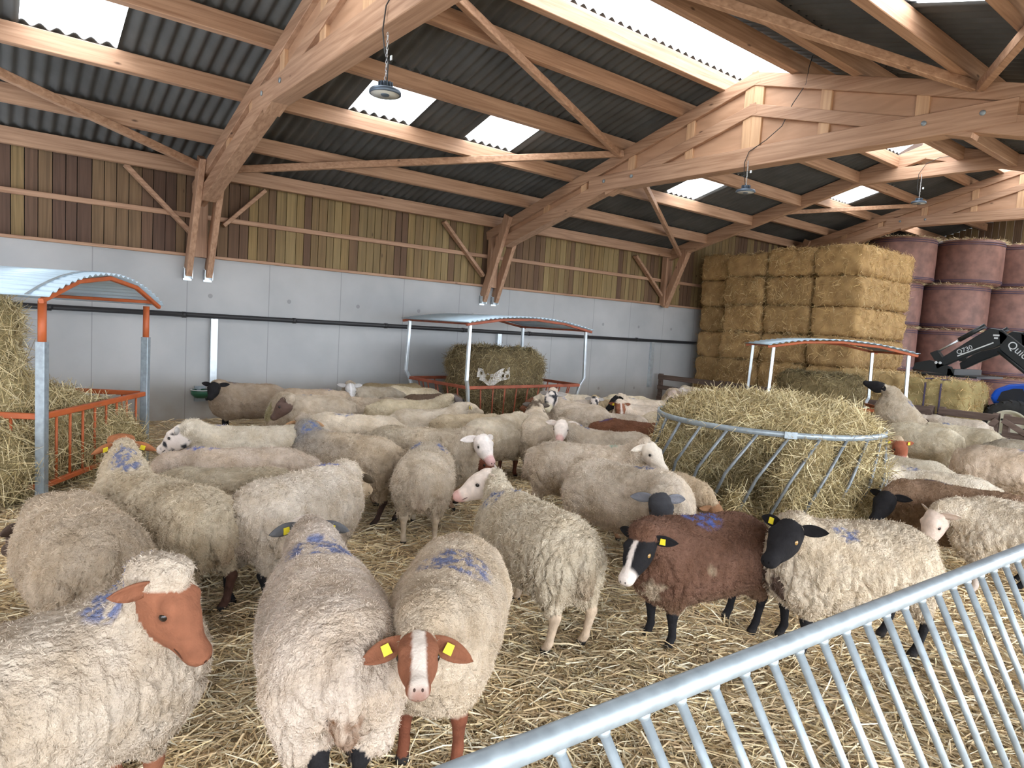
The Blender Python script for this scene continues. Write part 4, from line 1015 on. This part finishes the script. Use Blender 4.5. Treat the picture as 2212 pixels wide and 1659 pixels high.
    if eyes and dist < 12.5:
        for y in (1, -1):
            b = MB().ball((0, 0, 0), .0165*s, 8)
            cw = loc2w(hq(.095, -.042, .0585*y))[0]; b.v = [tuple(np.array(q)+cw) for q in b.v]; b.build('eye', M[eye_col], root)
    for ch in tags:
        y = 1 if ch == 'l' else -1
        o_ = norm(sd_*y*1.0 + a*ea - u*droop); fr = norm(u*.55 + a*.8 - o_*((u*.55+a*.8)@o_)); ed = np.cross(fr, o_)
        c0 = hq(.012, -.030, .050*y) + o_*.055*big_ear - fr*.018
        W8 = []
        for z in (.0, .004):
            for (p, q) in ((-.015, -.017), (.015, -.017), (.013, .017), (-.013, .017)): W8.append(c0 + o_*p + ed*q*y - fr*z + fr*.02*(z == 0)*0)
        W8b = [q + fr*.024 for q in W8]
        b = MB(); fs = [(0, 1, 2, 3), (7, 6, 5, 4), (0, 4, 5, 1), (1, 5, 6, 2), (2, 6, 7, 3), (3, 7, 4, 0)]
        b.add([tuple(q) for q in loc2w(np.array(W8))], fs).add([tuple(q) for q in loc2w(np.array(W8b))], fs); b.build('ear_tag', M['tag'], root)
    return root, loc2w, hq
M['straw_wool'] = coloured('fleece_fibre', .95, 0, 0, 0, .1)
exec_list = []
SH = [(.20, .02, .10, .09), (.05, -.02, .08, .08)]
SH1 = [(.22, 0, .09, .09)]
# --- nearest animals
sheep('cream sheep with a plain ginger face, cut off by the left edge at the bottom', (70, 1335), 22, 1.05, 1.12, 1.08, (.56, .475, .37), RED, RED, hp=((368, 1236), (450, 1362), 'np'), mark=[(.22, -.06, .13, .09)], tags='', curl=1.1, cap=True, cut=1.0)
sheep('cream sheep seen from behind with a raised head and black-and-white ears, black hind legs', (712, 1228), 98, 1.03, 1.12, 1.0, CREAM, MOTT, BLACK, (.12, .12, .125), hp=((668, 1118), (655, 1128), 'ff'), mark=[(.27, 0, .09, .16)], tags='lr', step=(0, 0, -1.3, .5), lw=.55, dusty=(.50, .42, .35), patches=[((-.52, 0, .40), .06, (.20, .10, .05)), ((-.47, 0, .29), .07, (.15, .075, .04))])
sheep('cream sheep facing the camera, ginger face with a broad white blaze, head lowered', (975, 1195), 262, 1.03, 1.05, 1.0, (.63, .53, .415), RED, (.16, .055, .03), hp=((904, 1364), (906, 1478), 'nn'), mark=[(.03, .02, .16, .17)], tags='lr', hs=.90, blaze=(.027, (.66, .58, .50)), muzzle=(.222, (.31, .185, .145)), droop=.35, ea=.34, big_ear=1.12)
sheep('cream sheep turned away, white face in profile to the left with a pink nose', (1157, 1078), 125, 1.02, 1.05, 1.0, (.66, .56, .445), (.74, .62, .53), (.50, .38, .27), nkw=.70, hp=((1056, 1014), (978, 1052), 'fp'), mark=[(.30, .10, .08, .07), (.26, -.07, .07, .07)], muzzle=(.225, (.60, .36, .31)), curl=1.3, droop=.2)
sheep('brown sheep with a black-and-white face and a blue mark on its back', (1525, 1110), 224, .99, .95, .98, BROWN, BLACK, BLACK, BLACK, hp=((1388, 1148), (1342, 1240), 'nn'), mark=[(.05, .02, .14, .11)], mark_col=(.10, .16, .46), blaze=(.016, WHITE), muzzle=(.20, WHITE), cap=True, tags='l', curl=.8, eye_col='amber', droop=.3, cut=1.0,
      patches=[((.12, .19, .47), .045, (.42, .33, .23)), ((.43, .09, .34), .08, (.40, .31, .22))])
sheep('cream sheep with a black face, yellow tag and dark bib, just behind the barrier', (1840, 1122), 214, 1.03, 1.16, 1.0, (.65, .55, .42), BLACK, BLACK, BLACK, hp=((1708, 1124), (1655, 1192), 'nn'), mark=[(.10, .12, .09, .06)], tags='r', eye_col='amber', droop=.05, patches=[((.44, .03, .40), .10, (.10, .065, .05)), ((.40, .02, .55), .10, (.22, .16, .12))])
sheep('cream sheep with a white face looking left over the barrier at the right edge', (2232, 1084), 181, 1.0, 1.0, 1.0, (.63, .54, .41), (.66, .53, .44), (.50, .42, .36), hp=((2050, 1104), (1984, 1172), 'pp'), mark=[(.16, -.08, .11, .06)], mark_col=(.09, .10, .16), muzzle=(.21, (.56, .38, .33)), nkw=.85)
sheep('dark brown sheep with a black head feeding at the right of the round hay ring', (2090, 1050), 182, .97, .95, 1.12, (.255, .165, .105), BLACK, BLACK, hp=((1916, 1062), (1882, 1112), 'nn'), mark=[(.2, -.05, .12, .08)], mark_col=(.05, .06, .10), eyes=False)
sheep('cream sheep with a blue shoulder mark standing directly behind the dark brown one', (2022, 1016), 180, .93, 1.0, 1.1, PALE, WHITE, hp=((1895, 1030), (1872, 1070), 'nn'), mark=SH1, eyes=False)
sheep('cream sheep pressed against the right side of the round hay ring', (1960, 987), 172, .93, 1.0, .9, PALE, TAN, neck=(-5, 10), head=(0, -50), eyes=False)
# --- right, behind the ring
sheep('big cream sheep at the right edge, rump to the left', (2190, 967), 2, 1.0, 1.1, 1.08, (.60, .49, .36), WHITE, mark=[(.12, 0, .10, .10)], neck=(0, -20))
sheep('greyish sheep at the right edge behind the big cream one', (2230, 953), 5, .98, 1.0, 1.0, GREY, WHITE, neck=(5, 20), eyes=False)
sheep('cream sheep with its rump to the right, behind the yellow-tagged one', (2000, 917), 152, 1.0, 1.0, 1.0, PALE, WHITE, neck=(-15, 0), head=(0, -50), step=(.5, 0, -.5, .5))
sheep('cream sheep with a blue mark in front of the wooden fence, rump to the right', (2085, 919), 158, 1.0, 1.05, 1.05, PALE, WHITE, neck=(0, 20), mark=SH1)
sheep('ginger-faced sheep with two yellow ear tags, looking out from behind the hay ring', (1915, 957), 287, .92, 1.0, .9, TAN, (.26, .085, .045), hp=((1945, 952), (1957, 992), 'nn'), tags='lr', muzzle=(.19, (.40, .22, .19)), droop=.15)
sheep('black-headed sheep standing up on its hind legs against the hay ring', (1935, 902), 178, 1.0, .98, 1.0, (.58, .49, .37), BLACK, BLACK, neck=(5, 5), head=(0, -30), rear=46, mark=[(.2, .05, .08, .06)], eyes=False)
sheep('grey-faced sheep looking right in front of the wooden fence', (1918, 899), 8, .95, .95, .9, GREY, MOTT, hp=((1958, 900), (1982, 915), 'ff'))
sheep('sheep with a dark head and white poll half hidden before the wooden fence', (2078, 903), 176, .95, 1, .9, PALE, UMBER, neck=(15, 15), cap=True)
# --- around the ring, left of it
sheep('cream sheep with a black-and-grey face, head hanging towards the camera', (1362, 1000), 334, 1.05, 1.08, 1.0, (.62, .53, .41), (.05, .05, .055), (.055, .045, .04), (.20, .20, .22), hp=((1428, 1066), (1440, 1142), 'nn'), mark=[(.12, .0, .10, .06)], blaze=None, droop=.35, big_ear=1.1, dusty=(.50, .42, .33))
sheep('white-faced cream sheep eating from the ring, green smear on its shoulder', (1275, 957), 356, 1.0, 1.08, 1.12, (.58, .49, .37), (.66, .58, .48), (.20, .10, .06), hp=((1405, 955), (1447, 1006), 'nn'), mark=[(.27, .0, .10, .07)], mark_col=(.10, .32, .25), droop=.75, curl=1.2)
sheep('tan sheep with its head down between the ring and the black-faced sheep', (1425, 1012), 330, .90, .95, .9, TAN, (.30, .16, .085), neck=(-12, 0), head=(0, -55), eyes=False)
sheep('white-faced sheep looking at the camera, right of the middle feeder', (1318, 928), 188, .98, 1.0, 1.05, CREAM, (.74, .64, .56), hp=((1214, 908), (1208, 944), 'nn'), mark=[(.30, 0, .10, .09)], muzzle=(.19, (.58, .36, .32)), droop=.15)
sheep('brown sheep standing with its rump to the right, no head in view', (1368, 908), 178, .97, 1.0, 1.0, (.20, .088, .048), BROWN, neck=(-20, 0), mark=[(.33, 0, .10, .08)], mark_col=(.06, .06, .18), eyes=False)
sheep('cream sheep with a blue spot, its white muzzle reaching into the middle feeder', (1246, 867), 142, 1.08, 1.0, 1.05, CREAM, MOTT, (.05, .04, .035), hp=((1192, 845), (1180, 880), 'nn'), mark=[(.22, .04, .08, .07)], muzzle=(.17, (.62, .55, .40)))
sheep('ginger-faced sheep with a white blaze by the wall, right of the middle feeder', (1388, 873), 196, .95, 1.0, 1.0, CREAM, RED, hp=((1341, 871), (1344, 905), 'nn'), blaze=(.020, WHITE), tags='r', muzzle=(.20, (.45, .26, .22)), droop=.2)
sheep('black-headed sheep with white cheeks looking left before the wall', (1392, 861), 184, .98, 1, 1.0, CREAM, BLACK, hp=((1332, 854), (1307, 876), 'np'), mark=SH1, muzzle=None)
sheep('small grey-faced lamb-like sheep facing the camera against the wall', (1305, 864), 250, .88, .9, .9, TAN, MOTT, UMBER, hp=((1285, 857), (1284, 875), 'nn'))
sheep('cream back showing behind the black-headed sheep by the wall', (1358, 853), 0, .98, 1, .9, PALE, WHITE, neck=(-15, 0), eyes=False)
sheep('black-headed sheep with its nose down by the fence end', (1492, 867), 178, .98, .95, .95, PALE, BLACK, BLACK, BLACK, hp=((1452, 858), (1424, 886), 'nn'))
sheep('pale-faced sheep at the fence end, behind the white-faced one', (1478, 845), 182, .95, .95, .9, CREAM, (.46, .36, .30), hp=((1455, 842), (1438, 858), 'nn'))
sheep('white-faced sheep lying in line with the fence, looking left', (1518, 838), 182, .98, 1.0, 1.0, CREAM, WHITE, hp=((1474, 838), (1460, 852), 'nn'))
sheep('cream back against the fence post, left of the ring', (1582, 853), 5, .95, 1, .9, PALE, WHITE, neck=(-15, 0), eyes=False)
sheep('cream sheep with faint blue writing, partly behind the left rim of the hay ring', (1462, 891), 5, 1.0, 1.0, 1.0, CREAM, WHITE, neck=(-15, 0), mark=[(-.1, 0, .10, .08)], eyes=False)
sheep('cream back behind the blue-spotted sheep, right of the middle feeder', (1262, 862), 62, .92, 1, .9, PALE, WHITE, neck=(-15, 0), eyes=False)
sheep('cream back just behind the headless brown one', (1340, 893), 180, .92, 1, .9, CREAM, WHITE, neck=(-15, 0), eyes=False)
# --- middle
sheep('cream sheep with a white face and long white ear, looking to the right', (915, 921), 351, 1.03, 1.1, 1.08, (.56, .475, .36), (.76, .68, .62), (.26, .16, .10), hp=((1043, 938), (1069, 990), 'nn'), muzzle=(.20, (.64, .40, .37)), droop=.5, big_ear=1.1, curl=1.5, dusty=(.42, .35, .26))
sheep('ginger-faced sheep with a white blaze lying below the white-faced one', (985, 972), 352, .95, .95, .85, TAN, (.22, .075, .045), hp=((1042, 985), (1084, 1012), 'nn'), blaze=(.022, WHITE), lie=True)
sheep('cream sheep seen squarely from behind with a long pale tail', (922, 964), 86, .98, 1.08, .95, (.60, .51, .39), WHITE, (.46, .37, .27), neck=(-20, 0), tail=1.5, curl=1.25, mark=[(.2, .1, .1, .06), (.2, -.12, .1, .06)], eyes=False)
sheep('cream sheep from behind with its dark head in the middle feeder', (1160, 892), 92, 1.0, .95, 1.0, CREAM, patches=[((.44, 0, .74), .14, (.15, .11, .08))], face=(.12, .10, .085), leg=(.035, .025, .022), neck=(42, 0), head=(0, -50), eyes=False, curl=1.2)
sheep('cream sheep with curly yellowish neck, its head at the middle feeder bars', (1074, 897), 56, 1.0, 1.05, 1.0, CREAM, TAN, (.14, .055, .035), neck=(15, -5), head=(0, -40), tags='l', eyes=False)
sheep('tan sheep with a bent tail, rump to the left, below the middle feeder', (1002, 893), 24, .95, .95, .85, (.50, .40, .28), (.30, .14, .08), neck=(5, 0), head=(0, -40), eyes=False)
sheep('cream sheep stretching its yellow-tagged head to the left corner of the middle feeder', (922, 882), 22, .97, 1.0, 1.0, CREAM, (.46, .38, .28), neck=(42, 0), head=(10, -15), tags='lr', eyes=False)
sheep('grey-cream sheep with a dark face at the side rail of the middle feeder', (885, 862), 12, 1.0, 1.0, 1.1, (.56, .475, .36), (.12, .10, .09), neck=(40, 5), head=(10, -25), mark=[(.30, .1, .09, .07)], eyes=False)
sheep('dark brown sheep with its head inside the left end of the middle feeder', (925, 850), 25, .95, .95, .9, (.17, .12, .085), BLACK, neck=(10, 0), head=(0, -45), eyes=False)
sheep('cream sheep with a dark spot on its back, left of the middle feeder', (805, 857), 2, .95, 1.0, 1.0, (.50, .41, .31), WHITE, neck=(0, 20), patches=[((.1, .02, .73), .055, (.09, .075, .07))], eyes=False)
bell = sheep('sheep with a black-and-white face and a dark collar, facing the camera by the wall', (803, 833), 192, 1.0, 1.0, 1.0, (.48, .41, .33), (.50, .48, .46), hp=((757, 829), (760, 860), 'nn'), blaze=(.02, (.68, .66, .66)), droop=.1)
sheep('cream sheep with a blue shoulder mark behind the brown-faced one by the wall', (672, 838), 0, 1.0, 1.05, .92, (.53, .42, .31), WHITE, neck=(-5, 0), mark=SH1, eyes=False)
sheep('cream sheep with a brown face in profile, below the drinking bowl wall', (672, 851), 184, 1.03, 1.1, 1.05, (.61, .515, .385), (.13, .085, .07), hp=((614, 858), (578, 896), 'np'), mark=[(.05, 0, .07, .05)], patches=[((.45, .1, .55), .12, (.34, .30, .17))], droop=.0)
sheep('black-faced sheep with black legs drinking at the green bowl', (538, 826), 182, 1.0, .92, 1.05, (.42, .335, .25), BLACK, BLACK, hp=((464, 826), (452, 852), 'nn'), mark=SH1, mark_col=(.05, .06, .12), droop=.0, step=(.3, -.3, -.6, .8))
sheep('tan sheep resting along the wall with a brown-marked head turned right', (838, 827), 3, .93, .9, 1.1, (.40, .31, .2), (.32, .22, .14), neck=(15, -10), head=(-20, -10))
sheep('sheep with a pale muzzle facing left, beside the left post of the middle feeder', (898, 836), 184, .93, .95, .95, CREAM, (.56, .46, .40), hp=((847, 842), (838, 862), 'nn'))
sheep('cream sheep behind the right post of the middle feeder', (1232, 849), 180, 1.0, 1, .9, PALE, (.16, .07, .04), neck=(5, 0), eyes=False)
# --- left
sheep('cream sheep with blue back marks, third row left of the middle feeder', (765, 893), 172, 1.03, 1.05, 1.1, PALE, WHITE, neck=(-15, 0), mark=[(.1, 0, .12, .08)], curl=1.3, eyes=False)
sheep('grey-backed sheep with a dark brown hind leg, its tan head turned away', (748, 934), 152, 1.02, 1.05, 1.05, (.50, .41, .29), (.36, .20, .10), (.05, .03, .025), hp=((655, 905), (642, 918), 'ff'), mark=[(.33, 0, .09, .09)], dusty=(.25, .23, .215), step=(0, 0, .3, -.6), curl=1.3, cap=True)
sheep('cream sheep with a white face speckled black, head towards the orange feeder', (545, 917), 182, 1.03, 1.08, 1.2, PALE, MOTT, hp=((392, 918), (335, 958), 'nf'), mark=[(.30, -.04, .10, .08)], droop=.1, mark_col=(.08, .10, .28))
sheep('pinkish cream sheep with a bright blue flank number, in the left middle', (522, 965), 182, 1.0, 1.02, 1.12, (.60, .49, .41), WHITE, neck=(-10, 0), head=(0, -45), mark=[(.26, -.03, .13, .09)], mark_col=(.05, .11, .42), eyes=False)
sheep('cream back between the pinkish sheep and the tail-on one at the left', (490, 1009), 178, .98, 1.02, 1.05, (.58, .49, .38), WHITE, neck=(-15, 10), head=(0, -50), eyes=False)
sheep('cream sheep from behind, its ginger head with yellow tags at the orange feeder', (348, 1028), 126, 1.03, 1.08, 1.05, (.61, .515, .385), (.30, .115, .05), (.07, .035, .025), hp=((268, 948), (250, 930), 'ff'), tags='lr', mark=[(.32, 0, .09, .09)], droop=.3, curl=1.3)
sheep('cream sheep walking right with its head hidden, black hind legs', (650, 1016), 47, 1.03, 1.05, .98, (.67, .58, .46), TAN, BLACK, (.10, .075, .05), hp=((768, 1016), (800, 1040), 'ff'), mark=[(.27, .02, .11, .06)], mark_col=(.08, .12, .40), step=(0, 0, -.6, .3), eyes=False)
sheep('big round cream sheep at the left edge, its dark head below the orange feeder', (172, 1083), 103, 1.03, 1.14, .92, (.58, .475, .345), (.10, .07, .055), (.40, .31, .21), hp=((62, 1118), (10, 1165), 'ff'), curl=1.1, eyes=False)
# collar and bell on the wall sheep
root, l2w, hq = bell
pl = hq(0, -.06); nk_ = pl*.62 + np.array([.31, 0, .56])*.38; b = MB(); b.lathe([(.104, -.016), (.113, -.016), (.113, .016), (.104, .016), (.104, -.016)], nk_, 24, tuple(norm(pl-nk_)))
dn_ = norm(hq(.1, -.2)-hq(0, 0)); b.lathe([(0, -.05), (.022, -.05), (.034, .03), (.03, .03), (0, .0)], nk_+dn_*.10+np.array([0, 0, -.07]), 14, (0, 0, -1))
b.v = [tuple(q) for q in l2w(np.array(b.v))]; b.build('collar', M['collar'], root)

# ================================================================ STRAW LITTER
def scatter(n, region, L, W, el=.13):
    x, y = region(n); n = len(x)
    z = ground_z(x, y) + RNG.uniform(-.012, .022, n)
    a = RNG.uniform(0, 2*math.pi, n); e = RNG.normal(0.03, el, n)
    D = np.stack([np.cos(a)*np.cos(e), np.sin(a)*np.cos(e), np.sin(e)], 1)
    ln = RNG.uniform(*L, n); P = np.stack([x, y, z], 1) - D*ln[:, None]*.5
    tone = np.clip((vnoise(np.stack([x, y, x*0], 1), 1.6, 44)-.35)*2.2, 0, 1)[:, None]
    c = palette(n, STRAW, j=.28)*(.80+.28*tone)
    return ribbons(P, D, ln, RNG.uniform(*W, n), c, .22)
def sector(d0, d1):
    def f(n):
        az = RNG.uniform(math.radians(-2), math.radians(80), n); d = np.sqrt(RNG.uniform(d0*d0, d1*d1, n)); x = d*np.sin(az); y = d*np.cos(az)
        k = (y < 11.08) & (x < 13.4); return x[k], y[k]
    return f
Vs, Fs, Cs, k = [], [], [], 0
for args in ((34000, sector(1.2, 4.2), (.06, .30), (.0034, .0085)), (14000, sector(1.2, 3.4), (.02, .10), (.003, .006)), (38000, sector(4.2, 8), (.08, .32), (.0045, .0095)), (26000, sector(8, 15), (.10, .3), (.006, .012))):
    v, f, c = scatter(*args); Vs.append(v); Fs.append(f+k); Cs.append(c); k += len(v)
o = mesh_np('straw_litter', np.concatenate(Vs), np.concatenate(Fs), M['straw'], np.concatenate(Cs), smooth=False)
tag(o, 'loose golden straw bedding strewn all over the barn floor', 'straw', kind='stuff')
for (x, y, s_, t) in ((290, 1632, .05, 'small dark dung heap on the straw at the bottom left'), (770, 1640, .035, 'small dark dung heap on the straw below the sheep walking away')):
    p = pz(x, y); b = MB()
    for q in range(9): b.ball(p+np.array([random.uniform(-1, 1)*s_, random.uniform(-1, 1)*s_, s_*.35+random.uniform(0, .5)*s_]), s_*.45, 6)
    tag(b.build('dung_heap', M['collar']), t, 'dung')
